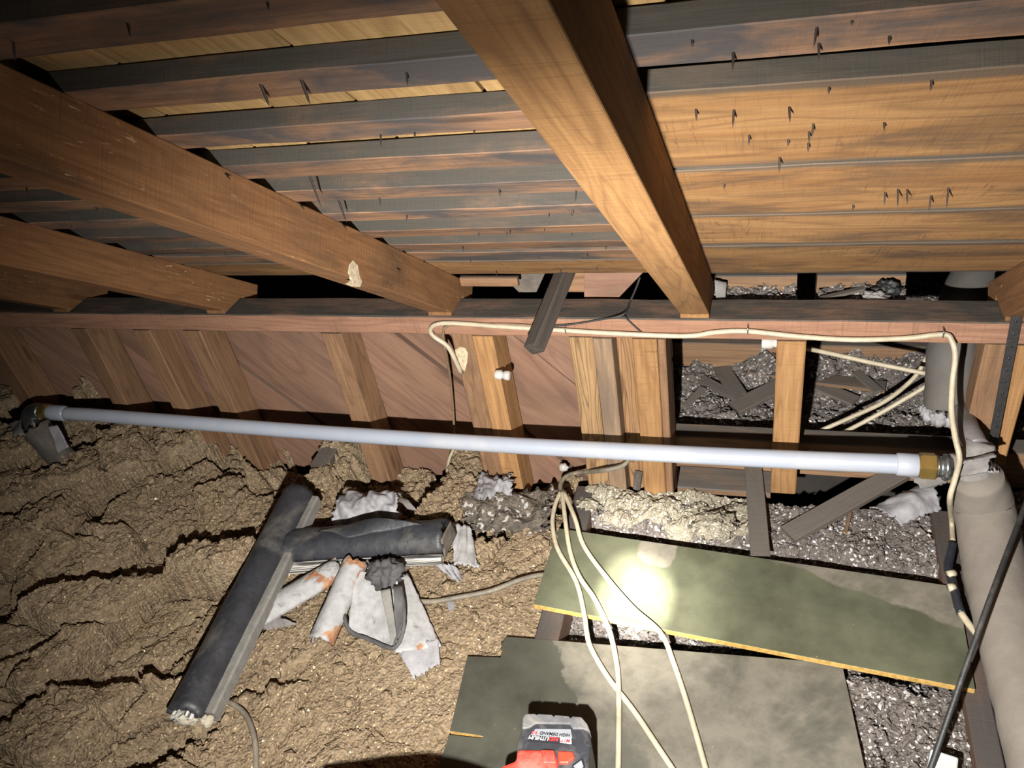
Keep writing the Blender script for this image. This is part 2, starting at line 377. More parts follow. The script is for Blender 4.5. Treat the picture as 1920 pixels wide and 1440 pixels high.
M_FILL = fill('brown_loose_fill', (.305, .228, .145), (.235, .17, .105), (.11, .078, .048), .965, (.5, .4, .24))
M_DEBRIS = fill('grey_loose_fill', (.175, .15, .13), (.125, .107, .094), (.05, .043, .04), .90, (.46, .43, .41), gscale=210)
M_FLUFF = fill('pale_loose_fill', (.29, .262, .20), (.23, .2, .15), (.14, .115, .08), .92, (.6, .57, .48))
M_CHIPG = plain('gold_mica_chip', (.46, .34, .18), .35, .4, .5, 300, 0)
M_CHIPB = plain('brown_mica_chip', (.25, .18, .11), .7, 0, .5, 300, 0)
M_CHIPW = plain('silver_mica_chip', (.5, .47, .45), .35, .3, .5, 300, 0)
M_CHIPK = plain('dark_mica_chip', (.13, .11, .1), .7, 0, .5, 300, 0)
M_UNDER = plain('dark_lath_ceiling', (.05, .042, .035), .9, 0, .3, 20, 0)
# ------------------------------------------------------------------ the setting
floor = box('floor', -3.2, 1.5, -0.6, 3.3, -1.60, -1.57, M_UNDER, jit=0, seg=3); tag(floor, kind='structure')
far = box('wall_back', -0.30, 1.5, 3.2, 3.26, -1.5, 0.2, M_DARKWOOD, jit=0, seg=3); tag(far, kind='structure')

# roof: skip-laid battens with pale shingles above them, wide planks on the right
ceiling = empty('ceiling', roof(-0.5, -0.6, .083), kind='structure')
NAILME = None
def nail(pos, length, parent, tilt=.25, r=.0013, down=None):
    global NAILME
    if NAILME is None:
        V = [(math.cos(k * math.pi / 3), math.sin(k * math.pi / 3), 0) for k in range(6)] + [(math.cos(k * math.pi / 3) * .75, math.sin(k * math.pi / 3) * .75, -.7) for k in range(6)] + [(0, 0, -1)]
        F = [(k, (k + 1) % 6, (k + 1) % 6 + 6, k + 6) for k in range(6)] + [(k + 6, (k + 1) % 6 + 6, 12) for k in range(6)] + [tuple(range(5, -1, -1))]
        NAILME = bpy.data.meshes.new('nail'); NAILME.from_pydata(V, [], F); NAILME.materials.append(M_RUST)
    o = bpy.data.objects.new('nail', NAILME); COL.objects.link(o)
    d = Vector(down) if down else (-RN + Vector((random.uniform(-tilt, tilt), random.uniform(-tilt, tilt), -.5))).normalized()
    q = (-d).to_track_quat('Z', 'Y').to_matrix().to_4x4()
    o.matrix_basis = Matrix.Translation(Vector(pos) - d * .003) @ q @ Matrix.Diagonal((r, r, length, 1)); adopt(o, parent)
TB = 0.023; PB = 0.083
def batten(x0, x1, s0, wdt, mat=M_BATTEN, name='batten', nails=0, t=TB, skew=0.0, ch=.0012, nlo=None, nhi=None):
    b = beam(name, roof(x0, s0 + wdt / 2 - skew, PB + t / 2), roof(x1, s0 + wdt / 2 + skew, PB + t / 2), wdt, t, mat, ceiling, up=RN, jit=.0016, ch=ch)
    for k in range(nails):
        x = random.uniform(nlo if nlo is not None else x0, nhi if nhi is not None else x1)
        nail(roof(x, s0 + random.uniform(.15, .95) * wdt, PB), random.uniform(.006, .019), b)
    return b
XL, XM, XR = -2.6, -0.140, 1.0
rows = [(-1.40, .06), (-1.285, .058), (-1.162, .056), (-1.034, .050), (-.907, .046), (-.790, .054), (-.673, .052), (-.548, .050), (-.425, .048), (-.312, .050)]
for i, (s, wd) in enumerate(rows):
    batten(XL, XM, s, wd, nails=0 if i < 2 else 8, nlo=-1.2, nhi=-.18, skew=random.uniform(-.002, .002))
batten(XL, XM, -.236, .075, nails=8, nlo=-1.0, nhi=-.2)
batten(XL, XM, -.145, .140, M_PLANK, name='plank', nails=8, nlo=-.9, nhi=-.2)
for s, wd in ((-1.30, .06), (-1.17, .055), (-1.043, .058)):
    batten(XM, XR, s, wd, nails=6, nlo=-.08, nhi=.15)
PL = [(-.928, .232), (-.693, .225), (-.465, .205), (-.257, .264)]
planks = [batten(XM, XR, s + .002, wd - .004, M_PLANK, name='plank', skew=.002 * (-1) ** i) for i, (s, wd) in enumerate(PL)]
for px, py, ln in ((1305, 205, .014), (1376, 206, .02), (1480, 200, .018), (1462, 295, .02), (1516, 268, .013), (1525, 232, .016), (1660, 360, .02), (1684, 354, .026), (1701, 354, .022), (1746, 366, .024), (1778, 352, .028),
                   (1600, 384, .012), (1405, 253, .014), (1658, 230, .011), (1517, 247, .014), (1358, 345, .01), (1478, 262, .01), (1555, 162, .01), (1747, 150, .012)):
    P = at_roof(px, py, PB); s = (P - R0).dot(RS)
    k = max(i for i in range(4) if s >= PL[i][0] or i == 0); nail(P, ln, planks[k], .12)
hang = [o for o in ceiling.children if o.name.startswith('batten')]
for px, py, ln, k in ((581, 331, .050, 5), (636, 378, .038, 6), (566, 152, .026, 3), (490, 160, .024, 3)):
    nail(at_roof(px, py, PB), ln, hang[k], r=.0017, down=(.02, .05, -1))
# shingles: courses that meet over the battens
edges = [-1.55] + [s + wd / 2 for s, wd in rows] + [-.2, -.07, .12]
for a_, b_ in zip(edges[:-1], edges[1:]):
    x = XL + random.uniform(0, .1)
    xe = XM if a_ > -1.02 else XR
    while x < xe:
        wd = random.choice((.09, .13, .17, .22)) * random.uniform(.8, 1.2)
        if x < -1.9: wd = .5
        x1 = min(x + wd, xe + .02); p = PB + TB + random.uniform(.0, .003)
        beam('shingle', roof((x + x1) / 2, a_ + .002, p + .004), roof((x + x1) / 2, b_ - .001, p + .004), x1 - x - .004, .008, M_SHINGLE, ceiling, up=RN, jit=.0006, ch=.001, seg=.2)
        x = x1
beam('roof_skin', roof((XL + XR) / 2, -1.6, PB + TB + .03), roof((XL + XR) / 2, .14, PB + TB + .03), XR - XL + .2, .03, M_UNDER, ceiling, up=RN, jit=0, seg=1)

# rafters
def rafter(x0, x1, label, mat, deep=.083, s0=-1.75, s1=.13, low=0.0):
    prof = [(s0, low), (-.012, low) if low == 0 else (0, low)]
    if low == 0:
        q = lambda y, z: ((Vector((0, y, z)) - R0).dot(RS), (Vector((0, y, z)) - R0).dot(RN))
        prof = [(s0, 0), q(1.3985, -.8935), q(1.398, -.904), q(1.482, -.904), q(1.482, -.962), (s1, 0)]
    else: prof = [(s0, low), (s1, low)]
    prof += [(s1, deep), (s0, deep)]
    M = Matrix.Identity(4); org = roof(x1, 0, 0)
    for i in range(3): M[i][0] = RS[i]; M[i][1] = -Vector((-1, 0, 0))[i]; M[i][2] = RN[i]; M[i][3] = org[i]
    M[0][1], M[1][1], M[2][1] = 1, 0, 0
    # right handed: x = down the slope, z = roof normal, y = z cross x
    y = RN.cross(RS)
    for i in range(3): M[i][1] = y[i]
    sgn = 1 if y.x > 0 else -1
    o = prism('rafter', [(s, 0, p) for s, p in prof], (0, -sgn * (x1 - x0), 0), mat, None, .002, M=M)
    tag(o, label, 'rafter', 'roof rafters'); return o
rR = rafter(-.168, -.111, 'golden sawn roof rafter down the centre, nearest to the wide plank ceiling', M_RAFTER)
rL = rafter(-.716, -.662, 'red-brown roof rafter on the left with a white splash near its lower end', M_RAFTERL)
rL2 = rafter(-1.298, -1.247, 'brown roof rafter at the left edge, just below the white-splashed one', M_RAFTERL)
rL3 = rafter(-1.772, -1.722, 'dark roof rafter at the far left, lowest of the four on the left', M_RAFTERL)
rX = rafter(.408, .462, 'short brown rafter end at the right edge above the corner post', M_RAFTERL, s0=-1.2)
sp_ = [at(*q, 'x', -.6615) for q in ((655, 497), (662, 488), (671, 497), (674, 515), (679, 528), (676, 538), (662, 537), (650, 532), (660, 524), (653, 512))]
prism('paint_splash', sp_, (-.004, 0, 0), M_PATCH, rL, .0005)
for px, py in ((742, 500), (640, 418), (560, 380), (420, 322)):
    nail(at(px, py, 'x', -.664), .02, rL, down=(.7, -.5, -.5))

# top plate, sole plate, studs, sheathing
plate = box('top_plate', -2.55, .62, 1.400, 1.478, -.955, -.907, M_PLATE, jit=.002)
tag(plate, 'long brown top plate with dark dusty top running under the rafter ends', 'beam')
wall = empty('wall_front', (-1.3, 1.5, -1.5), kind='structure')
# diagonal boards, clipped to the wall rectangle
def clip(poly, f):
    out = []
    for i in range(len(poly)):
        a, b = poly[i], poly[(i + 1) % len(poly)]; fa, fb = f(a), f(b)
        if fa >= 0: out.append(a)
        if fa * fb < 0: t = fa / (fa - fb); out.append((a[0] + (b[0] - a[0]) * t, a[1] + (b[1] - a[1]) * t))
    return out
zt, zb, xl_, xr_ = -.93, -1.49, -2.55, -.201
for k in range(-8, 3):
    xa = -.564 + k * .298 + .005; xb = xa + .298 - .010; z0 = -1.013; sl = 1.0 / 1.05
    lo, hi = -1.6, -.8
    poly = [(xa + (z0 - hi) * sl, hi), (xb + (z0 - hi) * sl, hi), (xb + (z0 - lo) * sl, lo), (xa + (z0 - lo) * sl, lo)]
    for f in (lambda p: zt - p[1], lambda p: p[1] - zb, lambda p: p[0] - xl_, lambda p: xr_ - p[0]): poly = clip(poly, f) if poly else []
    if len(poly) < 3: continue
    d = Vector((1, 0, -1.05)).normalized(); y0 = 1.487 + .007 * (k % 2)
    org = Vector((xa, y0, -1.2)); M = Matrix.Identity(4); z_ = Vector((0, -1, 0)); y_ = z_.cross(d)
    for i in range(3): M[i][0] = d[i]; M[i][1] = y_[i]; M[i][2] = z_[i]; M[i][3] = org[i]
    Mi = M.inverted()
    prism('plank', [Mi @ Vector((x, y0, z)) for x, z in poly], (0, 0, -.018), M_SHEATH, wall, .0015, M=M)
def stud(x0, x1, label, mat=M_STUD, y0=1.4, y1=1.484, z0=-1.48, z1=-.957):
    o = box('wall_stud', x0, x1, y0, y1, z0, z1, mat, along='z', jit=.001)
    tag(o, label, 'stud', 'wall studs'); return o
stud(-2.10, -2.045, 'dark wall stud at the extreme left end of the wall', M_STUDD)
stud(-1.752, -1.700, 'brown wall stud above the far left end of the white pipe', M_STUDD)
stud(-1.550, -1.498, 'wall stud with a chalky smear at its top, left part of the wall', M_STUDD)
stud(-1.398, -1.346, 'orange-brown wall stud, third of the close group at the left of the wall', M_STUDD)
stud(-1.006, -.952, 'lone brown wall stud midway between the left group and the knob stud', M_STUDD)
stud(-.679, -.628, 'dull wall stud carrying the round white splash patch', M_STUDD, y0=1.408)
sK = stud(-.627, -.578, 'golden wall stud with the porcelain knob on its side', M_STUD)
stud(-.406, -.354, 'pale rough-grained stud, left one of the clustered studs', M_STUDP, y0=1.402)
stud(-.353, -.312, 'grey-brown stud next to the pale rough-grained one in the cluster', M_STUDG, y0=1.398)
stud(-.311, -.270, 'recessed stud with wavy grain between two proud studs', M_STUDW, y0=1.440)
stud(-.269, -.218, 'bright golden stud at the right edge of the boarded wall', M_STUD, y0=1.400, z0=-1.44)
box('filler_strip', -.217, -.200, 1.40, 1.484, -1.45, -.957, M_STUDD, along='z'); tag(bpy.data.objects['filler_strip'], 'thin brown strip nailed beside the bright golden stud', 'board')
stud(.020, .074, 'single brown stud standing free in the open bay', M_STUD, y0=1.40, y1=1.478, z0=-1.375)
spl = [at(*q, 'y', 1.406) for q in ((853, 656), (862, 651), (872, 653), (877, 663), (876, 680), (871, 697), (864, 690), (857, 676))]
prism('paint_splash', spl, (0, .004, 0), M_PATCH, bpy.data.objects['wall_stud.005'], .0005)
sole = box('sole_plate', -.19, .02, 1.402, 1.478, -1.398, -1.380, M_JOIST, along='x'); tag(sole, 'thin dusty sole plate with an orange front edge in the open bay', 'board')
wedge = beam('shim', at(1192, 930, 'y', 1.425), at(1197, 886, 'y', 1.425), .019, .012, M_GREYWOOD, up=(0, 1, 0)); tag(wedge, 'small grey wooden shim standing between the clustered studs', 'shim')

# corner post, strap
post = box('corner_post', .386, .432, 1.402, 1.46, -1.25, -.957, M_STUDD, along='z'); tag(post, 'brown corner post below the right end of the top plate', 'post')
post2 = box('corner_post', .438, .470, 1.40, 1.47, -1.25, -.957, M_STUD, along='z'); tag(post2, 'orange board standing right of the perforated metal strap', 'post')
P0, P1 = at(1907, 590, 'y', 1.395), at(1851, 885, 'y', 1.375)
strap = prism('metal_strap', [P0 + Vector((-.009, 0, .0)), P0 + Vector((.009, 0, 0)), P1 + Vector((.008, 0, 0)), P1 + Vector((-.008, 0, 0))], (0, -.002, 0), M_STRAP, None, 0)
tag(strap, 'dark perforated metal strap hanging in front of the corner post', 'strap')
for k in range(14):
    c = P0.lerp(P1, (k + .5) / 14) + Vector((0, -.0022, 0)); lathe('hole_rim', c, c + Vector((0, -.0008, 0)), [(0, .0028), (1, .0024)], M_TAPE, strap, 8)

# floor joists on this side run away from the camera, beyond the wall they run across
def joist(x0, x1, y0, y1, z1, label, along='y', mat=M_JOIST, h=.10):
    o = box('ceiling_joist', x0, x1, y0, y1, z1 - h, z1, mat, along=along); tag(o, label, 'joist', 'ceiling joists'); return o
M_JOISTD = wood('grimy_joist_wood', (.13, .075, .05), (.1, .058, .04), (.05, .03, .02), dust=.9, dustc=(.05, .046, .043), saw=.3, stain=.4, vary=.1)
joist(-.435, -.385, .90, 1.398, -1.397, 'dusty dark joist under the left end of the olive board', mat=M_JOISTD)
joist(-.765, -.715, 1.255, 1.398, -1.380, 'blackened joist half buried in the brown loose fill below the pipe', mat=M_JOISTD)
joist(-1.155, -1.105, 1.368, 1.484, -1.358, 'grey joist end poking out of the fill beside the lone stud', mat=M_GREYWOOD)
joist(.352, .394, .45, 1.398, -1.392, 'dark joist lying alongside the big grey flue', mat=M_JOISTD)
joist(-.25, 1.3, 1.482, 1.530, -1.290, 'near cross joist with a dusty top behind the open stud bay', 'x')
joist(-.25, 1.3, 1.850, 1.898, -1.275, 'middle cross joist half covered by grey debris beyond the wall', 'x')
for x0, x1, lb in ((-.16, .056, 'dusty ledger beam above the plate left of the dark gap'), (.095, .262, 'dusty ledger beam above the plate right of the dark gap')):
    o = box('ledger_beam', x0, x1, 1.556, 1.600, -.975, -.898, M_JOIST); tag(o, lb, 'beam')
    o = box('ledge_board', x0, x1, 1.480, 1.598, -.992, -.977, M_JOIST); tag(o, lb.replace('dusty ledger beam', 'thin board carrying the debris'), 'board')
def h_ledge(x, y):
    b = -.944 + .020 * noise.noise(Vector((x * 14, 3, 2))) + .02 * ss(1.49, 1.55, y)
    h2, t2, e2 = clods(x, y, .03, 13.0); h3, t3, e3 = clods(x, y, .012, 16.0)
    return max(-.976, b + h2 * .010 + t2 * .008 + h3 * .005 + t3 * .003)
LEDGE = True

# pieces between the rafter feet above the plate
blk = prism('blocking', [at(*q, 'y', 1.50) for q in ((1095, 505), (1212, 505), (1158, 561), (1095, 561))], (0, .03, 0), M_SHEATH, None); tag(blk, 'brown blocking board above the top plate left of the golden rafter', 'board')
blk2 = prism('blocking', [at(*q, 'y', 1.515) for q in ((1062, 505), (1096, 505), (1096, 548), (1062, 548))], (0, .03, 0), M_STUDD, None); tag(blk2, 'small rough blocking piece behind the leaning stick', 'board')
blk3 = beam('roof_board', at(865, 527, 'y', 1.475), at(972, 527, 'y', 1.475), .012, .024, M_STUDD, up=(0, 0, 1)); tag(blk3, 'broken board end just under the roof, right of the splashed rafter', 'board')
gb = prism('slate_scrap', [at(*q, 'y', 1.56) for q in ((972, 508), (1024, 508), (1006, 548), (974, 550), (962, 538))], (0, .03, 0), M_TARGREY, None); tag(gb, 'grey scrap lying in the gap above the top plate', 'scrap')
stick = beam('leaning_stick', at(1001, 654, 'y', 1.27), at(1064, 500, 'y', 1.475), .030, .036, M_DARKWOOD, up=(.75, -.75, .25), jit=.001); tag(stick, 'dark square stick leaning out over the top plate', 'stick')

# ------------------------------------------------------------------ loose fill
def ss(a, b, x):
    t = max(0, min(1, (x - a) / (b - a))); return t * t * (3 - 2 * t)
def clods(x, y, sc, seed):
    q = Vector((x, y, seed)); wv = noise.noise_vector(q * 14) * .018 + noise.noise_vector(q * 40) * .0035
    p = (Vector((x, y, 0)) + Vector((wv.x, wv.y, 0))) / sc; p.z = seed
    d, pts = noise.voronoi(p); c = pts[0]
    h = noise.cell(c * 7.3) ; tx = noise.cell(c * 3.1 + Vector((5, 1, 0))); ty = noise.cell(c * 2.7 + Vector((1, 9, 0)))
    r = p - c
    return h, (r.x * tx + r.y * ty), d[1] - d[0]
CD = Vector((.56, .83, 0)); CN = Vector((.83, -.56, 0))
def h_left(x, y):
    base = -1.408 + .055 * ss(-.95, -1.5, x) + .085 * ss(-1.45, -2.1, x)
    base += .018 * noise.noise(Vector((x * 4, y * 4, 1)))
    wob = .03 * noise.noise(Vector((x * 9, 2, 5)))
    base -= .10 * ss(1.27, 1.33, y + wob) * ss(-1.36, -1.28, x) * ss(-.77, -.81, x) * (1 - ss(.085, .04, abs(x + 1.115)))
    base -= .07 * ss(1.29, 1.35, y + wob) * ss(-.64, -.60, x) + .02 * ss(1.2, 1.3, y) * ss(-.72, -.68, x)
    k = .12 + .88 * ss(-.92, -1.15, x + .12 * noise.noise(Vector((x * 5, y * 5, 8))))
    k = max(k, .7 * ss(1.1, 1.25, y))
    u, v = x * CD.x + y * CD.y, x * CN.x + y * CN.y
    h1, t1, e1 = clods(u * .55, v, .15, 2.0); h2, t2, e2 = clods(u * .7, v, .06, 5.0); h3, t3, e3 = clods(x, y, .022, 9.0)
    cm = ss(-.15, .35, noise.noise(Vector((x * 3.2, y * 3.2, 21))))
    g = (h1 * .078 + t1 * .040 - .034 * ss(.09, .0, e1)) + (h2 * .020 + t2 * .017) * (.35 + .9 * cm) + (h3 * .005 + t3 * .003) * (.3 + .8 * cm)
    g -= .034 * ss(.085, 0, abs(noise.noise(Vector((u * 3.0, v * 6.5, 31))))) * ss(-.1, .3, noise.noise(Vector((x * 4, y * 4, 41))))
    f = noise.fractal(Vector((x * 60, y * 60, 3)), .7, 2.1, 4) * .0026
    return base + g * k + f
def h_right(x, y):
    b = -1.472 + .010 * noise.noise(Vector((x * 9, y * 9, 4))); yy = y + .09 * x + .02 * noise.noise(Vector((x * 11, 1, 4)))
    b += .062 * ss(1.250, 1.285, yy) + .05 * ss(1.03, .95, y)
    h2, t2, e2 = clods(x, y, .06, 3.0); h3, t3, e3 = clods(x, y, .018, 6.0)
    return b + h2 * .008 + t2 * .008 + h3 * .006 + t3 * .004 + noise.fractal(Vector((x * 60, y * 60, 7)), .7, 2.1, 3) * .003
def h_far(x, y):
    b = -1.372 + .02 * noise.noise(Vector((x * 6, y * 6, 2)))
    b += .055 * ss(1.72, 1.86, y) * ss(-.14, .02, x) + .02 * ss(1.72, 1.86, y)
    b += .055 * ss(1.9, 2.1, y) + .03 * ss(0, .4, x) * ss(1.9, 2.1, y)
    h2, t2, e2 = clods(x, y, .05, 13.0); h3, t3, e3 = clods(x, y, .02, 16.0)
    return b + h2 * .012 + t2 * .01 + h3 * .007 + t3 * .004 + noise.fractal(Vector((x * 60, y * 60, 7)), .7, 2.1, 3) * .004
def field(name, x0, x1, y0, y1, step, hf, mat, label):
    nx, ny = int((x1 - x0) / step), int((y1 - y0) / step); V, F = [], []
    for j in range(ny + 1):
        for i in range(nx + 1):
            x, y = x0 + (x1 - x0) * i / nx, y0 + (y1 - y0) * j / ny; x += random.uniform(-.35, .35) * step; y += random.uniform(-.35, .35) * step; V.append((x, y, hf(x, y)))
    for j in range(ny):
        for i in range(nx):
            k = j * (nx + 1) + i; F.append((k, k + 1, k + nx + 2, k + nx + 1))
    o = mesh_obj(name, V, F, mat, smooth=False); tag(o, label, 'insulation', None, 'stuff'); return o
def chips(parent, hf, x0, x1, y0, y1, n, size, mats, seed):
    rnd = random.Random(seed); V, F, I = [], [], []
    for k in range(n):
        x, y = rnd.uniform(x0, x1), rnd.uniform(y0, y1); z = hf(x, y) + .001; s = size * rnd.uniform(.4, 1.3)
        a = rnd.uniform(0, 6.28); t = Vector((math.cos(a), math.sin(a), rnd.uniform(-.5, .5))) * s; u = Vector((-math.sin(a), math.cos(a), rnd.uniform(-.6, .6))) * s * rnd.uniform(.4, .9)
        c = Vector((x, y, z)); up = Vector((0, 0, s * .5)); b = len(V)
        V += [c - t - u * .4, c + t * .8 - u, c + t + u * .7, c - t * .6 + u, c + up]
        F += [(b, b + 1, b + 4), (b + 1, b + 2, b + 4), (b + 2, b + 3, b + 4), (b + 3, b, b + 4)]; i = 0 if rnd.random() < .2 else 1; I += [i] * 4
    o = mesh_obj('chips', V, F, None, parent, mats=mats, midx=I); tag(o, kind='stuff'); return o
fl = field('loose_fill', -2.5, -.44, .36, 1.480, .0052, h_left, M_FILL, 'brown crumbly loose-fill insulation heaped over the left of the floor')
chips(fl, h_left, -1.9, -.45, .5, 1.48, 26000, .0030, [M_CHIPG, M_CHIPB], 3)
def crumbs(parent, hf, x0, x1, y0, y1, n, smin, smax, mat, seed, keep):
    import bmesh
    bm = bmesh.new(); bmesh.ops.create_icosphere(bm, subdivisions=1, radius=1); BV = [v.co.copy() for v in bm.verts]; BF = [tuple(v.index for v in f.verts) for f in bm.faces]; bm.free()
    rnd = random.Random(seed); V, F = [], []
    for k in range(n):
        x, y = rnd.uniform(x0, x1), rnd.uniform(y0, y1)
        if rnd.random() > keep(x, y): continue
        sz = smin + (smax - smin) * rnd.random() ** 3; c = Vector((x, y, hf(x, y) + sz * .25)); b = len(V); rt = Matrix.Rotation(rnd.uniform(0, 6.28), 3, 'Z')
        st = Vector((rnd.uniform(.7, 1.3), rnd.uniform(.6, 1.1), rnd.uniform(.5, .9))) * sz
        for v in BV:
            d = 1 + .45 * noise.noise(v * 1.7 + Vector((k, k * .3, 0))); V.append(c + rt @ Vector((v.x * st.x * d, v.y * st.y * d, v.z * st.z * d)))
        F += [tuple(i + b for i in f) for f in BF]
    o = mesh_obj('crumbs', V, F, mat, parent); tag(o, kind='stuff'); return o
crumbs(fl, h_left, -2.0, -.46, .5, 1.45, 15000, .002, .016, M_FILL, 8, lambda x, y: .12 + .75 * ss(-.05, .4, noise.noise(Vector((x * 4.5, y * 4.5, 77)))) * ss(-.8, -1.0, x) + .5 * ss(1.15, 1.25, y) if x < -.60 or y > .98 else 0)
fr = field('grey_loose_fill', -.385, .352, .40, 1.40, .0065, h_right, M_DEBRIS, 'grey flaky loose fill around the boards right of centre')
chips(fr, h_right, -.38, .35, .6, 1.395, 11000, .0046, [M_CHIPW, M_CHIPK], 4)
crumbs(fr, h_right, -.38, .35, .6, 1.395, 2500, .0018, .008, M_DEBRIS, 9, lambda x, y: .7)
fx = field('grey_loose_fill', .475, 1.3, .2, 1.47, .012, lambda x, y: h_far(x * .9, y) - .03, M_DEBRIS, 'grey loose fill in the dark corner beyond the flue')
def h_fluff(x, y):
    e = min(ss(-.385, -.35, x), ss(.03, -.03, x)) * ss(1.255, 1.29, y + .09 * x + .03 * noise.noise(Vector((x * 14, 2, 6))))
    q = Vector((x, y, 3)); return h_right(x, y) - .03 + e * (.042 + .016 * noise.noise(q * 24) + .007 * noise.noise(q * 70))
fu = field('pale_fill', -.383, .03, 1.225, 1.398, .005, h_fluff, M_FLUFF, 'pale crumbly insulation along the foot of the clustered studs')
ff = field('far_loose_fill', -.25, 1.2, 1.53, 2.5, .009, h_far, M_DEBRIS, 'grey glittering loose fill beyond the open stud bay')
chips(ff, h_far, -.22, .8, 1.535, 2.25, 12000, .0056, [M_CHIPW, M_CHIPK], 5)

for x0, x1, lb in ((-.158, .054, 'grey flaky debris above the plate right of the golden rafter'), (.097, .26, 'grey flaky debris above the plate beside the sleeve')):
    fg = field('ledge_fill', x0, x1, 1.482, 1.555, .005, h_ledge, M_DEBRIS, lb); chips(fg, h_ledge, x0, x1, 1.484, 1.553, 700, .0034, [M_CHIPW, M_CHIPK], 6)

# ------------------------------------------------------------------ scrap laths
def lath(name, p, q, wd, th, label, mat=M_GREYWOOD, up=(0, 0, 1), group='scrap laths in the far debris', cat='lath'):
    o = beam(name, p, q, wd, th, mat, up=up, jit=.0008, ch=.0012, ends=.006); tag(o, label, cat, group); return o
def hz(px, py, z): return at(px, py, 'z', z)
lath('scrap_lath', hz(1412, 875, -1.372), hz(1426, 1042, -1.362), .040, .007, 'flat grey lath lying on the fill just left of the free stud', group=None)
lath('scrap_lath', hz(1476, 1004, -1.395), hz(1690, 885, -1.375), .048, .014, 'slanting grey board lying on the fill under the right end of the pipe', group=None, cat='board')
lath('wood_splinter', hz(1585, 1000, -1.402), hz(1597, 948, -1.395), .008, .005, 'thin tan splinter on the grey fill beside the slanting board', M_STUD, group=None, cat='splinter')
lath('scrap_lath', hz(1282, 692, -1.352), hz(1385, 748, -1.345), .030, .007, 'brown lath lying from the left towards the middle of the far debris')
lath('scrap_lath', hz(1352, 690, -1.350), hz(1386, 742, -1.345), .045, .006, 'wide grey lath offcut crossing the brown lath in the far debris')
lath('scrap_lath', hz(1375, 766, -1.352), hz(1500, 705, -1.335), .05, .010, 'broad grey board just left of the free stud in the far debris', cat='board')
lath('scrap_lath', hz(1408, 696, -1.335), hz(1462, 703, -1.335), .022, .007, 'short lath with a pale edge left of the free stud', M_JOIST)
lath('scrap_lath', hz(1510, 708, -1.338), hz(1660, 726, -1.335), .042, .010, 'long brown lath right of the free stud in the far debris', M_JOIST)
lath('scrap_lath', hz(1516, 716, -1.342), hz(1604, 752, -1.350), .040, .007, 'grey lath nearest to the cables right of the free stud')
lath('scrap_lath', hz(1606, 698, -1.325), hz(1648, 735, -1.330), .026, .007, 'grey lath lying across the long brown one')
lath('scrap_lath', hz(1285, 762, -1.362), hz(1318, 728, -1.352), .020, .006, 'small grey lath at the near left of the far debris')
lath('scrap_lath', at(1540, 560, 'y', 1.50), at(1625, 540, 'y', 1.54), .014, .006, 'grey lath on the debris above the top plate', group=None)

# ------------------------------------------------------------------ olive boards
def board_mat(name, n1, off, wetc, dryc, expr):
    t = NT(name); v = t.coord((1, 1, 1), False); xyz = t.sep(v)
    nn = t.noise(v, 9, 5, .55, .3); fine = t.noise(v, 120, 4, .6)
    f = t.math('ADD', expr(t, xyz), t.math('MULTIPLY', t.math('SUBTRACT', nn, .5), n1))
    dry = t.ramp(f, off, off + .006)
    wet = t.mix(t.ramp(t.noise(v, 7, 4, .6), .4, .62), wetc, tuple(c * .62 for c in wetc))
    d2 = t.mix(t.ramp(t.noise(v, 22, 6, .65), .4, .7), dryc, tuple(c * .6 for c in dryc))
    d2 = t.mix(t.ramp(t.noise(v, 5, 5, .6, .6), .50, .62, 0, .85), d2, tuple(c * .85 for c in wetc))
    c = t.mix(dry, wet, d2); c = t.mix(t.ramp(fine, .7, .74, 0, .6), c, (.4, .32, .16))
    sdz = t.nz(); edge = t.ramp(t.math('ABSOLUTE', sdz), .75, .6); c = t.mix(edge, c, t.mix(t.ramp(fine, .35, .7), (.5, .32, .1), (.3, .18, .05)))
    return t.done(c, t.ramp(dry, 0, 1, .33, .72), t.bump(fine, .12, .002), spec=.4)
def board(name, pts, z, th, material, label, org):
    """pts: plan outline in world x,y; the mesh is local to org so the stains stay with the board"""
    M = Matrix.Translation(Vector((org[0], org[1], z)))
    o = prism(name, [(x - org[0], y - org[1], 0) for x, y in pts], (0, 0, -th), material, None, .0012, M=M); tag(o, label, 'board', 'loose plywood boards'); return o
def plan(px, py, z): p = hz(px, py, z); return (p.x, p.y)
# dry strip along the far right edge of the first board
MB1 = board_mat('olive_painted_board', .075, .0, (.10, .103, .066), (.165, .147, .115),
                lambda t, p: t.math('MAXIMUM', t.math('SUBTRACT', p[1], t.math('MULTIPLY_ADD', p[0], -.36, .375)),
                                    t.math('SUBTRACT', .045, t.math('POWER', t.math('ADD', t.math('POWER', t.math('SUBTRACT', p[0], .24), 2.0), t.math('POWER', t.math('SUBTRACT', p[1], .205), 2.0)), .5))))
b1 = board('olive_board', [plan(1046, 990, -1.38), plan(1795, 1100, -1.38), plan(1829, 1293, -1.38), plan(1000, 1133, -1.38)], -1.38, .014, MB1, 'long glossy olive board with a wet stain and the bright torch spot on it', (-.451, 1.0))
MB2 = board_mat('dull_olive_board', .16, .0, (.064, .063, .049), (.135, .122, .095), lambda t, p: t.math('SUBTRACT', t.math('MULTIPLY_ADD', p[1], .5, p[0]), .30))
Z2 = -1.396
tear = [(940, 1232), (938, 1226), (942, 1222), (937, 1217), (941, 1212), (938, 1207), (943, 1203), (950, 1193)]
b2 = board('grey_board', [plan(*q, Z2) for q in [(876, 1230)] + tear + [(1579, 1244), (1648, 1560), (780, 1560), (842, 1377), (899, 1383), (906, 1381), (898, 1379), (843, 1371)]], Z2, .013, MB2, 'wide dull olive-grey board under the tool, with a torn notch at its far left corner', (-.56, .70))
sp_pts = [(1745, 1403), (1798, 1420), (1792, 1475), (1735, 1460)]
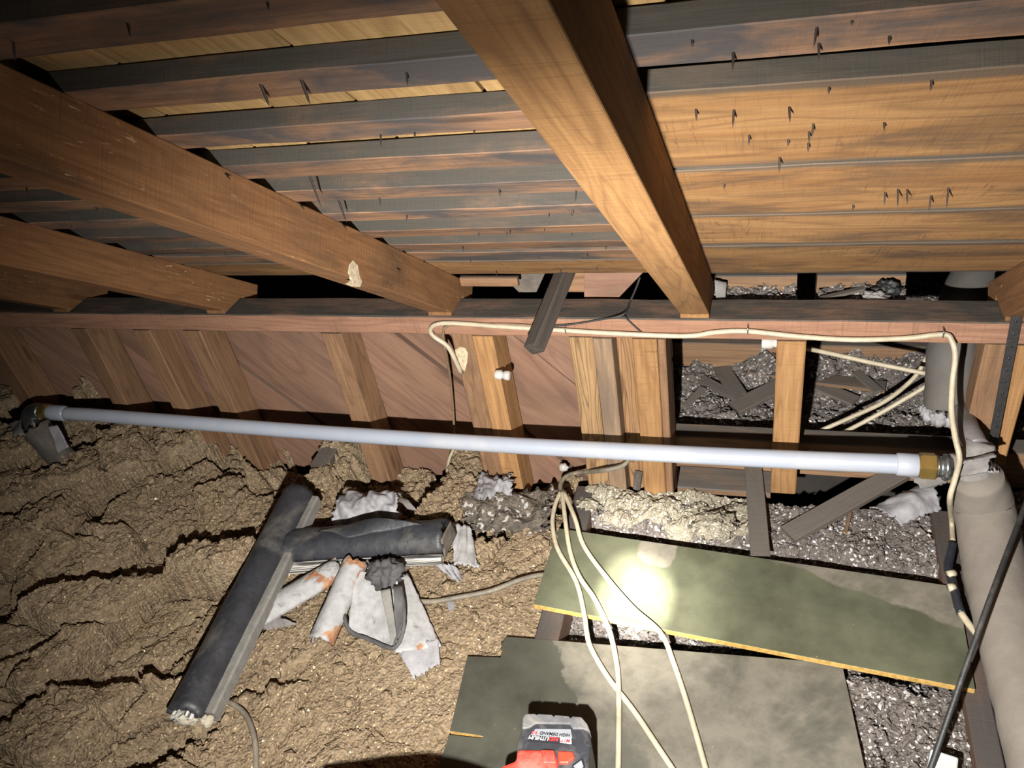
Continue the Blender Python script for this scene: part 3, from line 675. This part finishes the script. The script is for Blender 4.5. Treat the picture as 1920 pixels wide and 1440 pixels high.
bx = prism('junction_box', [hz(*q, -1.36) for q in sp_pts], (0, 0, -.05), M_BOXW, None, .003); tag(bx, 'pale plastic box at the bottom edge beside the thin dark rod', 'box')

# ------------------------------------------------------------------ white pipe with its fittings
PY = 1.30
pw = empty('white_pipe', at(960, 835, 'y', PY), 'long white plastic pipe crossing the attic in front of the studs', 'pipe')
ax = [(118, 775.0), (200, 780), (420, 797.5), (640, 814), (960, 835), (1280, 852), (1500, 862.5), (1646, 868.5), (1690, 870.5)]
axp = [at(x, y, 'y', PY) for x, y in ax]
tube('barrel', axp, .0188, M_PVC, pw, n=6, sides=24, rfun=lambda t: .0176 + .0022 * t)
def along(a, b, t): return a + (b - a) * t
eR0, eR1 = at(1680, 870, 'y', PY), at(1722, 872.5, 'y', PY)
lathe('socket', eR0, eR1, [(0, .0205), (.05, .0225), (.95, .0228), (1, .021)], M_PVC, pw, 28)
eL0, eL1 = at(125, 775.5, 'y', PY), at(93, 773, 'y', PY)
lathe('socket', eL0, eL1, [(0, .0178), (.15, .0212), (.9, .0215), (1, .020)], M_PVC, pw, 28)
n0, n1 = at(1722, 872.5, 'y', PY), at(1755, 874.5, 'y', PY)
lathe('brass_nut', n0, n1, [(0, .0225), (.03, .0255), (.12, .0255), (.13, .0270), (.92, .0270), (1, .0245)], M_BRASS, pw, 6, smooth=False)
s0, s1 = n1, at(1784, 876, 'y', PY)
lathe('steel_nipple', s0, s1, [(0, .020), (.08, .0225), (.12, .0205), (.45, .0205), (.48, .0255), (.8, .0255), (.83, .022), (1, .022)], M_STEEL, pw, 24)
l0, l1 = at(93, 773, 'y', PY), at(78, 772, 'y', PY)
lathe('brass_nut', l0, l1, [(0, .022), (.1, .0238), (.9, .0238), (1, .021)], M_BRASS, pw, 6, smooth=False)
el = [at(79, 772, 'y', PY), at(66, 772, 'y', PY), at(57, 780, 'y', PY - .005), at(58, 800, 'y', PY - .03), at(66, 822, 'y', PY - .05)]
tube('elbow', el, .0235, M_STEEL, pw, n=6, sides=18)

# lagging scraps round the left elbow
wr = empty('torn_lagging', at(95, 830, 'y', 1.22), 'torn pale green lagging sleeve hanging under the left elbow of the pipe', 'lagging')
shell('sleeve', at(66, 800, 'y', 1.245), at(118, 862, 'z', -1.27), .036, .006, -20, 200, M_TARGREY, wr, up=(.2, -.6, .8), ragged=.012, seed=3)
sheet('flap', [at(92, 800, 'y', 1.215), at(108, 797, 'y', 1.22), at(130, 838, 'y', 1.19), at(108, 850, 'y', 1.18)], 10, 10, .006, M_FOILW, wr, seed=4)
l2_ = sheet('paper_scrap', [at(16, 793, 'y', 1.22), at(36, 783, 'y', 1.23), at(48, 815, 'y', 1.17), at(32, 820, 'y', 1.17)], 10, 10, .012, M_PAPERW, None, seed=8, ragged=.15); tag(l2_, 'small pale paper scrap left of the pipe elbow', 'scrap')
lm = lump('plaster_lump', at(8, 893, 'z', -1.285), (.035, .05, .03), M_PAPERW, None, 2); tag(lm, 'pale lump at the left edge on the brown fill', 'lump')

# ------------------------------------------------------------------ flue, tee and sleeve on the right
tee = empty('wrapped_tee', at(1825, 860, 'y', 1.29), 'white-wrapped tee fitting where the pipe meets the grey flue', 'fitting')
tc = at(1826, 868, 'y', 1.30)
tube('branch', [at(1782, 876, 'y', PY), at(1800, 874, 'y', PY + .005), tc], .026, M_PAPERW, tee, jit=.12, sides=16)
tube('run', [at(1838, 828, 'y', 1.315), tc, at(1826, 898, 'y', 1.29)], .030, M_PAPERW, tee, jit=.25, sides=18, rfun=lambda t: .024 + .010 * t)
sheet('torn_wrap', [at(1790, 893, 'y', 1.262), at(1850, 885, 'y', 1.25), at(1868, 860, 'y', 1.26), at(1800, 868, 'y', 1.255)], 18, 10, .010, M_PAPERW, tee, seed=6, ragged=.12, curl=.02)
tube('lead_pipe', [at(1797, 768, 'y', 1.45), at(1808, 790, 'y', 1.40), at(1818, 812, 'y', 1.35), at(1832, 838, 'y', 1.315)], .021, M_LEAD, tee, jit=.06, sides=16)
fl_ = empty('flue', at(1850, 1000, 'z', -1.36), 'thick grey flue cover running along the floor at the right', 'flue')
fa = [at(1832, 893, 'y', 1.275), hz(1846, 960, -1.262), hz(1873, 1100, -1.30), hz(1912, 1250, -1.31), hz(1958, 1420, -1.31), hz(2040, 1700, -1.31)]
tube('cover', fa, .055, M_FLUE, fl_, n=10, sides=32, jit=.035, rfun=lambda t: .044 + .010 * ss(0, .12, t))
sheet('torn_paper', [at(1848, 880, 'y', 1.28), at(1872, 878, 'y', 1.27), hz(1892, 925, -1.26), hz(1872, 925, -1.25)], 12, 16, .012, M_FOILW, fl_, seed=11, ragged=.2)
sl = empty('flue_sleeve', at(1790, 700, 'y', 1.52), 'upright grey sleeve behind the right end of the top plate, ragged at its foot', 'flue')
sa = at(1778, 770, 'y', 1.47)
tube('cover', [sa, at(1783, 710, 'y', 1.51), at(1786, 650, 'y', 1.55), at(1806, 570, 'y', 1.63), at(1840, 490, 'y', 1.74)], .048, M_SLEEVE, sl, n=8, sides=30, jit=.04)
for k in range(9):
    a = k / 9 * 6.28; c = sa + Vector((math.cos(a) * .040, math.sin(a) * .026, -.006)); lump('torn_end', c, (.016, .013, .018), M_FOILW, sl, k, .5, 3)
sheet_ = sheet('foil_scrap', [hz(1630, 955, -1.385), hz(1738, 905, -1.37), hz(1764, 955, -1.375), hz(1688, 988, -1.39)], 30, 24, .024, M_FOILW, None, seed=13, ragged=.1, curl=.02); tag(sheet_, 'crumpled whitish wrap on the fill just below the tee', 'wrap')
sheet2 = sheet('paper_scrap', [at(1700, 893, 'z', -1.34), at(1748, 890, 'z', -1.33), at(1775, 905, 'z', -1.34), at(1728, 918, 'z', -1.35)], 16, 10, .01, M_PAPERW, None, seed=17, ragged=.15, curl=.01); tag(sheet2, 'white torn paper hanging under the brass nut', 'scrap')

# scraps seen above the plate on the far side
p1_ = sheet('paper_scrap', [at(1342, 562, 'y', 1.50), at(1360, 562, 'y', 1.50), at(1363, 530, 'y', 1.53), at(1340, 525, 'y', 1.53)], 10, 10, .008, M_PAPERW, None, seed=21, ragged=.1); tag(p1_, 'white paper scrap right of the golden rafter foot', 'scrap')
p2_ = lump('paper_wad', at(1640, 557, 'y', 1.50), (.022, .014, .010), M_PAPERW, None, 5, .6); tag(p2_, 'white paper wad on the debris above the plate', 'scrap')
p3_ = lump('dark_wad', at(1662, 546, 'y', 1.53), (.026, .014, .020), M_CABLE_BK, None, 7, .5); tag(p3_, 'black crumpled wad beside the white paper wad', 'scrap')

# ------------------------------------------------------------------ broken pipe lagging on the fill, left of centre
LP = 'broken pieces of pipe lagging'
lg = empty('lagging_half', hz(455, 1140, -1.40), 'long black half-round lagging piece with a grey cut edge', 'lagging', LP)
a_, b_ = hz(350, 1345, -1.345), hz(563, 928, -1.315)
d_ = (b_ - a_).normalized(); side = Vector((d_.y, -d_.x, 0)).normalized()
shell('jacket', a_, b_, .041, .014, 5, 175, M_TAR, lg, jit=.03, ragged=.01, seed=1, n=40, m_=18)
beam('cut_edge', a_ + side * .047 + Vector((0, 0, -.006)) + d_ * .01, b_ + side * .045 + Vector((0, 0, -.006)) - d_ * .01, .024, .032, M_LAGEDGE, lg, ch=.004, jit=.002)
shell('core', a_ - d_ * .008, b_ + d_ * .003, .028, .018, 0, 180, M_LAYER, lg, jit=.1, ragged=.02, seed=2, n=20)
lump('torn_end', a_ - d_ * .004 + Vector((0, 0, .006)), (.026, .012, .016), M_PILLOW, lg, 3, .5, 3)
lump('torn_end', a_ + side * .047 - d_ * .002, (.012, .012, .012), M_PILLOW, lg, 4, .5, 3)

l2 = empty('lagging_half', hz(720, 1030, -1.40), 'black rounded lagging piece lying crosswise with a white layered edge', 'lagging', LP)
a_, b_ = hz(545, 1030, -1.345), hz(838, 1012, -1.330)
shell('jacket', a_, b_, .047, .012, 8, 170, M_TAR, l2, jit=.05, ragged=.012, seed=7, n=34, m_=18)
beam('layered_edge', a_ + Vector((0, -.043, -.018)), b_ + Vector((0, -.043, -.016)), .018, .024, M_LAYER, l2, jit=.004, ch=.003)
sheet('loose_fold', [hz(600, 1000, -1.30), hz(690, 978, -1.280), hz(795, 985, -1.285), hz(650, 1010, -1.285)], 20, 10, .008, M_TAR, l2, seed=4, curl=.012)
sheet('end_cap', [b_ + Vector((.004, -.04, -.02)), b_ + Vector((.006, .04, -.02)), b_ + Vector((.004, .03, .03)), b_ + Vector((.004, -.03, .03))], 8, 8, .004, M_TARGREY, l2, seed=5)

l3 = empty('lagging_half', hz(560, 1120, -1.405), 'white half-round lagging piece pointing left under the black one', 'lagging', LP)
shell('cover', hz(488, 1162, -1.385), hz(640, 1070, -1.355), .034, .008, 0, 165, M_LAG, l3, jit=.05, ragged=.02, seed=9)
sheet('torn_end', [hz(478, 1160, -1.395), hz(515, 1150, -1.375), hz(555, 1170, -1.385), hz(500, 1182, -1.40)], 14, 10, .010, M_PAPERW, l3, seed=6, ragged=.2)
l4 = empty('lagging_half', hz(640, 1130, -1.405), 'narrow white lagging piece with orange rust patches', 'lagging', LP)
shell('cover', hz(604, 1203, -1.375), hz(668, 1055, -1.325), .029, .006, -10, 190, M_LAG2, l4, jit=.04, ragged=.012, seed=12)
l5 = empty('lagging_sheet', hz(790, 1180, -1.405), 'flattened grey-white lagging sheet with a torn near end', 'lagging', LP)
sheet('panel', [hz(715, 1085, -1.345), hz(765, 1075, -1.36), hz(828, 1212, -1.392), hz(742, 1225, -1.382)], 18, 22, .006, M_LAG, l5, seed=15, ragged=.03, curl=.0)
sheet('torn_end', [hz(742, 1212, -1.381), hz(822, 1200, -1.388), hz(826, 1246, -1.402), hz(775, 1272, -1.402)], 20, 14, .008, M_FOILW, l5, seed=16, ragged=.22)
l6 = empty('lagging_sheet', hz(705, 1130, -1.40), 'leaf-shaped pale lagging flap in front of the dark rag', 'lagging', LP)
fq = [(652, 1186, -1.364), (664, 1066, -1.318), (745, 1084, -1.305), (744, 1214, -1.362)]
sheet('panel', [hz(*q) for q in fq], 24, 24, .008, M_LAG, l6, seed=19, curl=-.016)
tube('rolled_rim', [hz(642, 1140, -1.350), hz(655, 1182, -1.362), hz(690, 1198, -1.366), hz(722, 1212, -1.366), hz(740, 1214, -1.360), hz(754, 1190, -1.345), hz(758, 1150, -1.325), hz(752, 1105, -1.308)], .0045, M_RAG, l6, 6, 8, jit=.3)
sheet('liner', [hz(738, 1100, -1.292), hz(755, 1098, -1.300), hz(757, 1170, -1.328), hz(741, 1212, -1.350)], 16, 14, .008, M_RAG, l6, seed=20)
sheet('cream_strip', [hz(714, 1108, -1.290), hz(732, 1104, -1.290), hz(744, 1190, -1.336), hz(736, 1210, -1.348)], 8, 16, .005, M_LAGEDGE, l6, seed=22)
rg = lump('dark_rag', hz(722, 1075, -1.305), (.036, .034, .030), M_RAG, None, 9, .5); tag(rg, 'bunched dark rag on top of the lagging pieces', 'rag')
l7 = empty('lagging_sheet', hz(870, 1040, -1.41), 'crinkled white lagging sheet sticking out at the right of the black piece', 'lagging', LP)
sheet('panel', [hz(846, 985, -1.355), hz(880, 990, -1.372), hz(898, 1066, -1.39), hz(850, 1060, -1.375)], 18, 20, .010, M_LAG, l7, seed=23, ragged=.12, fold=.006)
sheet('fringe', [hz(815, 1058, -1.385), hz(850, 1058, -1.382), hz(872, 1085, -1.40), hz(858, 1094, -1.40)], 12, 12, .010, M_FOILW, l7, seed=24, ragged=.2, fold=.005)
l8 = sheet('wrap_bundle', [hz(625, 1000, -1.385), hz(755, 985, -1.378), hz(755, 930, -1.362), hz(660, 932, -1.365)], 40, 30, .024, M_FOILW, None, seed=27, ragged=.08, curl=.05, thick=.005, freq=15, fold=.012); tag(l8, 'crumpled grey paper wrap behind the black rounded lagging', 'wrap')
l9 = sheet('paper_scrap', [hz(746, 932, -1.385), hz(765, 938, -1.385), hz(790, 962, -1.40), hz(775, 965, -1.40)], 8, 8, .006, M_PAPERW, None, seed=30, ragged=.1, curl=.01); tag(l9, 'narrow tan paper strip right of the crumpled grey wrap', 'scrap')
l10 = sheet('paper_scrap', [hz(838, 1128, -1.402), hz(850, 1125, -1.402), hz(858, 1160, -1.403), hz(844, 1160, -1.403)], 6, 8, .004, M_FOILW, None, seed=31, ragged=.2); tag(l10, 'tiny grey paper strip below the dark cable', 'scrap')
M_TARMIX = fill('streaked_tar_sheet', (.19, .155, .115), (.085, .075, .065), (.03, .028, .026), .86, (.36, .34, .31), gscale=120)
bk = sheet('tar_sheet', [hz(872, 1000, -1.400), hz(1028, 1003, -1.405), hz(1040, 925, -1.398), hz(872, 905, -1.392)], 60, 46, .034, M_TARMIX, None, seed=33, ragged=.3, curl=.02, thick=.005, freq=9, fold=.003); tag(bk, 'dusty grey crumpled tar sheet left of the cable bundle', 'sheet')
bk2 = sheet('tar_sheet', [hz(885, 945, -1.378), hz(965, 935, -1.375), hz(955, 895, -1.375), hz(905, 888, -1.372)], 30, 24, .022, M_FOILW, None, seed=37, ragged=.3, curl=.02, thick=.005, freq=22, fold=.008); tag(bk2, 'pale streaked crumpled sheet lying over the tar sheet below the golden stud', 'sheet')
for k, (px, py, s_) in enumerate(((1340, 985, .05), (1310, 960, .03), (1180, 945, .035), (1130, 925, .04), (1250, 955, .035), (1385, 960, .03), (1100, 950, .03))):
    o = lump('fluff_clump', hz(px, py, -1.408), (s_, s_ * .75, s_ * .62), M_FLUFF, None, k, .45, 4, 3.2)
    tag(o, ['largest pale fluffy clump beside the flat grey lath', 'pale fluffy clump just left of the largest one', 'pale fluff under the wavy-grained stud', 'pale fluff at the foot of the rough-grained stud', 'pale fluff at the foot of the bright golden stud', 'pale fluff touching the flat grey lath', 'pale fluff right of the cable bundle'][k], 'clump', 'pale fluffy clumps along the wall foot')

# ------------------------------------------------------------------ knobs
def knob(c, d, label, r=.011, L=.034):
    c = Vector(c); d = Vector(d).normalized()
    o = lathe('porcelain_insulator', c, c + d * L, [(0, r * .9), (.05, r), (.4, r), (.46, r * .72), (.58, r * .72), (.64, r), (.92, r), (1, r * .8)], M_PORC, None, 20); tag(o, label, 'insulator'); return o
knob(at(930, 702, 'x', -.578), (1, -.1, .0), 'white porcelain knob on the side of the golden stud')
knob(at(1428, 642, 'y', 1.455), (1, .0, -.02), 'white porcelain tube under the plate beside the free stud', .013, .05)
kb = lump('porcelain_chip', hz(1057, 876, -1.375), (.012, .010, .010), M_PORC, None, 3, .3, 3); tag(kb, 'small white porcelain piece on the dusty joist under the pipe', 'insulator')

# ------------------------------------------------------------------ cables
def cable(name, pts, r, mat, label, group=None, n=6, flat=1.0):
    o = tube(name, pts, r, mat, None, n=n, sides=10, flat=flat); tag(o, label, 'cable', group); return o
yp = 1.3915
top = [at(x, y, 'y', yy) for x, y, yy in ((865, 700, 1.404), (852, 672, 1.392), (838, 648, 1.388), (815, 632, 1.387), (807, 620, 1.387), (816, 609, 1.388), (850, 606, 1.391), (950, 613, yp), (1050, 619, yp), (1150, 625, yp), (1285, 630, yp), (1340, 623, yp), (1400, 621, yp),
       (1500, 631, yp), (1600, 637, yp), (1700, 634, yp), (1768, 627, yp), (1784, 638, 1.385), (1791, 668, 1.37), (1786, 715, 1.35), (1784, 770, 1.31), (1791, 820, 1.27), (1799, 860, 1.245), (1790, 900, 1.235), (1781, 935, 1.225))] + [hz(1784, 975, -1.335), hz(1787, 1020, -1.345)]
long_c = cable('cream_cable', top, .0052, M_CABLE, 'cream cable stapled along the top plate and dropping at the right', n=5)
for px, py in ((1402, 621), (1769, 627), (1060, 620)):
    c = at(px, py, 'y', 1.386); tube('staple', [c + Vector((0, .012, .009)), c + Vector((0, .001, .007)), c + Vector((0, -.001, 0)), c + Vector((0, .001, -.007)), c + Vector((0, .012, -.009))], .0013, M_STEEL, long_c, 4, 6)
tp = [hz(1787, 1018, -1.345), hz(1781, 1045, -1.35), hz(1778, 1065, -1.352), hz(1786, 1090, -1.35), hz(1794, 1125, -1.352), hz(1802, 1150, -1.355)]
tube('tape_wrap', tp, .0085, M_TAPE, long_c, 6, 10, jit=.15)
for a, b in (((1777, 1078), (1790, 1074)), ((1778, 1102), (1790, 1100))): tube('sleeve_end', [hz(*a, -1.344), hz(*b, -1.344)], .0075, M_CABLE, long_c, 3, 10)
tube('cable_tail', [hz(1801, 1148, -1.355), hz(1818, 1172, -1.355), hz(1838, 1196, -1.352), hz(1846, 1206, -1.352)], .0065, M_CABLE, long_c)
cable('brown_cable', [at(x, y, 'y', yy) for x, y, yy in ((1010, 612, 1.394), (950, 608, 1.3945), (860, 609, 1.394), (838, 612, 1.392), (831, 622, 1.39), (834, 655, 1.395), (843, 700, 1.42), (849, 760, 1.43), (852, 815, 1.43))], .003, M_CABLE_BR, 'thin brown cable hanging down the sheathing from the plate')
cable('dark_wire', [at(x, y, 'y', yy) for x, y, yy in ((1200, 520, 1.49), (1192, 542, 1.47), (1180, 568, 1.44), (1168, 590, 1.397), (1120, 600, 1.397), (1070, 608, 1.396), (1030, 611, 1.396))], .0022, M_CABLE_BK, 'thin black wire crossing the dusty plate top left of the golden rafter')
cable('dark_wire', [at(1170, 593, 'y', 1.397), at(1188, 610, 'y', 1.396), at(1204, 625, 'y', 1.394)], .0018, M_CABLE_BK, 'short black wire branching down to the cream cable')
GC = 'cream cables over the boards'
za, zb_ = -1.373, -1.389
def over(seq): return [hz(x, y, z) for x, y, z in seq]
cable('cream_cable', over([(1051, 922, -1.36), (1040, 950, -1.362), (1036, 985, -1.366), (1046, 1030, za), (1080, 1090, za), (1095, 1150, za), (1100, 1185, -1.38), (1108, 1215, zb_), (1140, 1270, zb_), (1190, 1335, zb_), (1240, 1410, zb_), (1300, 1500, zb_)]), .0052, M_CABLE, 'cream cable making the leftmost bend, crossing under its neighbour near the tool', GC)
cable('cream_cable', over([(1054, 922, -1.358), (1058, 960, -1.362), (1068, 1030, za), (1086, 1080, za + .004), (1116, 1125, za), (1143, 1185, -1.378), (1157, 1250, zb_), (1160, 1310, zb_ + .006), (1160, 1380, zb_), (1158, 1500, zb_)]), .0052, M_CABLE, 'cream cable running straightest down past the tool', GC)
cable('cream_cable', over([(1057, 922, -1.358), (1078, 972, -1.362), (1094, 1022, za), (1135, 1080, za), (1187, 1140, za), (1238, 1186, -1.374), (1262, 1240, zb_), (1290, 1325, zb_), (1328, 1460, zb_), (1340, 1520, zb_)]), .0052, M_CABLE, 'rightmost cream cable passing through the bright torch spot', GC)
cable('grimy_cable', [at(1180, 862, 'y', 1.385), at(1165, 874, 'y', 1.37), at(1130, 882, 'y', 1.36), hz(1085, 886, -1.372), hz(1062, 893, -1.37), hz(1051, 908, -1.366), hz(1052, 926, -1.362)], .0055, M_CABLE_OLD, 'grimy cable running from behind the pipe into the cable bundle')
cable('grimy_cable', [hz(765, 1126, -1.392), hz(810, 1128, -1.388), hz(860, 1120, -1.384), hz(920, 1108, -1.38), hz(970, 1089, -1.379), hz(1008, 1079, -1.388), hz(1035, 1078, -1.40)], .0058, M_CABLE_OLD, 'grimy cable crossing the brown fill towards the olive board')
cable('grimy_cable', [hz(412, 1312, -1.385), hz(440, 1322, -1.38), hz(463, 1345, -1.38), hz(477, 1385, -1.385), hz(480, 1430, -1.395), hz(479, 1480, -1.40)], .0055, M_CABLE_OLD, 'short grimy cable curling out from under the long black lagging')
cable('cream_cable', [at(1500, 652, 'y', 1.53), at(1540, 659, 'y', 1.56), at(1640, 681, 'y', 1.56), at(1745, 702, 'y', 1.545)], .0052, M_CABLE, 'straight cream cable sloping down to the upright sleeve beyond the wall')
cable('cream_cable', [at(1745, 655, 'y', 1.66), at(1735, 675, 'y', 1.66), at(1712, 710, 'y', 1.64), at(1660, 752, 'y', 1.60), at(1590, 785, 'y', 1.57), at(1530, 812, 'y', 1.548), at(1500, 836, 'y', 1.534)], .0052, M_CABLE, 'curved cream cable beyond the wall, upper of the slanting pair')
cable('cream_cable', [at(1760, 708, 'y', 1.62), at(1740, 722, 'y', 1.60), at(1650, 775, 'y', 1.57), at(1580, 812, 'y', 1.545), at(1515, 848, 'y', 1.478)], .0052, M_CABLE, 'straighter cream cable beyond the wall, lower of the slanting pair')
cable('cream_cable', [at(852, 838, 'y', 1.40), at(842, 862, 'y', 1.40), at(838, 885, 'y', 1.41)], .004, M_CABLE, 'short cream cable end just below the pipe beside the blackened joist')
rd = tube('thin_rod', [hz(1935, 915, -1.16), hz(1850, 1140, -1.205), hz(1745, 1440, -1.35), hz(1725, 1500, -1.37)], .0046, M_CABLE_BK, None, 8, 10); tag(rd, 'thin dark rod slanting across the flue at the right', 'rod')

# ------------------------------------------------------------------ power tool lying on the near board
tl = empty('power_tool', hz(1040, 1400, -1.39), 'red and black cordless tool with its battery pack, at the bottom edge', 'power tool')
ZT = -1.275
def tp_(q, z=ZT): return hz(*q, z)
def solid(name, pts, z, th, mat, parent=tl, bev=.003):
    o = prism(name, [tp_(q, z) for q in pts], (0, 0, -th), mat, parent, bev); return o
body = solid('battery_pack', [(978, 1362), (990, 1344), (1090, 1350), (1104, 1362), (1108, 1395), (1104, 1440), (1094, 1470), (968, 1462), (968, 1402)], ZT, .105, M_BLKP, bev=.006)
gx = [(979, 1366), (980, 1344), (986, 1338), (1003, 1337.5), (1006, 1340), (1009, 1338), (1035, 1339.5), (1038, 1343), (1041, 1340), (1066, 1342), (1070, 1346), (1073, 1342.5), (1090, 1344), (1101, 1357), (1107, 1372), (1092, 1366), (1074, 1366), (1068, 1357), (1004, 1356), (992, 1364)]
solid('rubber_guard', gx, ZT + .003, .10, M_RUBBER, body, .0025)
lab = solid('label_plate', [(1003, 1366), (1071, 1366.5), (1075, 1397), (988, 1390)], ZT + .0012, .002, M_BLKPR, body, 0)
solid('silver_panel', [(1004, 1366.5), (1070, 1367), (1073, 1384), (995, 1378)], ZT + .0018, .001, M_LABELG, lab, 0)
def text(body_, px, py, size, mat, ang, z=ZT + .0026, shear=.25):
    cu = bpy.data.curves.new('lettering', 'FONT'); cu.body = body_; cu.size = size; cu.extrude = .0002; cu.align_x = 'CENTER'; cu.align_y = 'CENTER'; cu.shear = shear; cu.materials.append(mat); cu.offset = .0002
    o = bpy.data.objects.new('lettering', cu); COL.objects.link(o)
    p0, p1 = tp_((990, 1383), z), tp_((1074, 1390), z); dx = (p0 - p1).normalized(); zz = Vector((0, 0, 1)); yy = zz.cross(dx); M = Matrix.Identity(4)
    for i in range(3): M[i][0] = dx[i]; M[i][1] = yy[i]; M[i][2] = zz[i]
    p = tp_((px, py), z); me = o.to_mesh().copy(); bpy.data.objects.remove(o); o = bpy.data.objects.new('lettering', me); COL.objects.link(o)
    if not me.materials: me.materials.append(mat)
    o.matrix_basis = Matrix.Translation(p) @ M; adopt(o, lab); return o
solid('white_panel', [(1050, 1381), (1071, 1384), (1072, 1395), (1050, 1392)], ZT + .002, .0008, M_WHITE, lab, 0)
text('M18', 1061, 1388.5, .0088, M_REDPR, 0)
text('RED', 1039, 1385.5, .0090, M_REDPR, 0)
text('LITHIUM', 1011, 1383.5, .0090, M_WHITE, 0)
text('HIGH DEMAND', 1041, 1376.5, .0074, M_BLKPR, 0)
text('9.0', 1003.5, 1373.5, .0080, M_REDPR, 0)
foot = solid('foot', [(969, 1404), (1040, 1405), (1046, 1430), (1046, 1500), (930, 1500), (938, 1436), (967, 1425)], ZT + .006, .110, M_RED, bev=.006)
solid('foot_rib', [(1014, 1405), (1039, 1406), (1043, 1431), (1018, 1430)], ZT + .0085, .004, M_RED, foot, .002)
solid('release_latch', [(1045, 1407), (1074, 1408), (1078, 1420), (1064, 1431), (1047, 1431)], ZT + .004, .02, M_RED2, bev=.003)
solid('fuel_gauge', [(1072, 1434), (1092, 1421), (1097, 1437), (1083, 1452)], ZT + .003, .004, M_BLKPR, body, .001)
solid('gauge_frame', [(1075, 1436), (1090, 1425), (1094, 1437), (1083, 1448)], ZT + .0036, .001, M_LABELG, body, .0005)
tube('motor_housing', [hz(1000, 1650, -1.20), hz(880, 1580, -1.15), hz(760, 1560, -1.12), hz(600, 1575, -1.12)], .052, M_RED, tl, 5, 18)
solid('handle', [(930, 1490), (1046, 1490), (1060, 1640), (900, 1640)], ZT + .002, .055, M_RED, bev=.01)
eg = at(1106, 1400, 'z', ZT - .03)

# ------------------------------------------------------------------ lift everything from camera height to floor height
for o in SC.objects:
    if o.parent is None: o.matrix_basis = Matrix.Translation((0, 0, UP)) @ o.matrix_basis
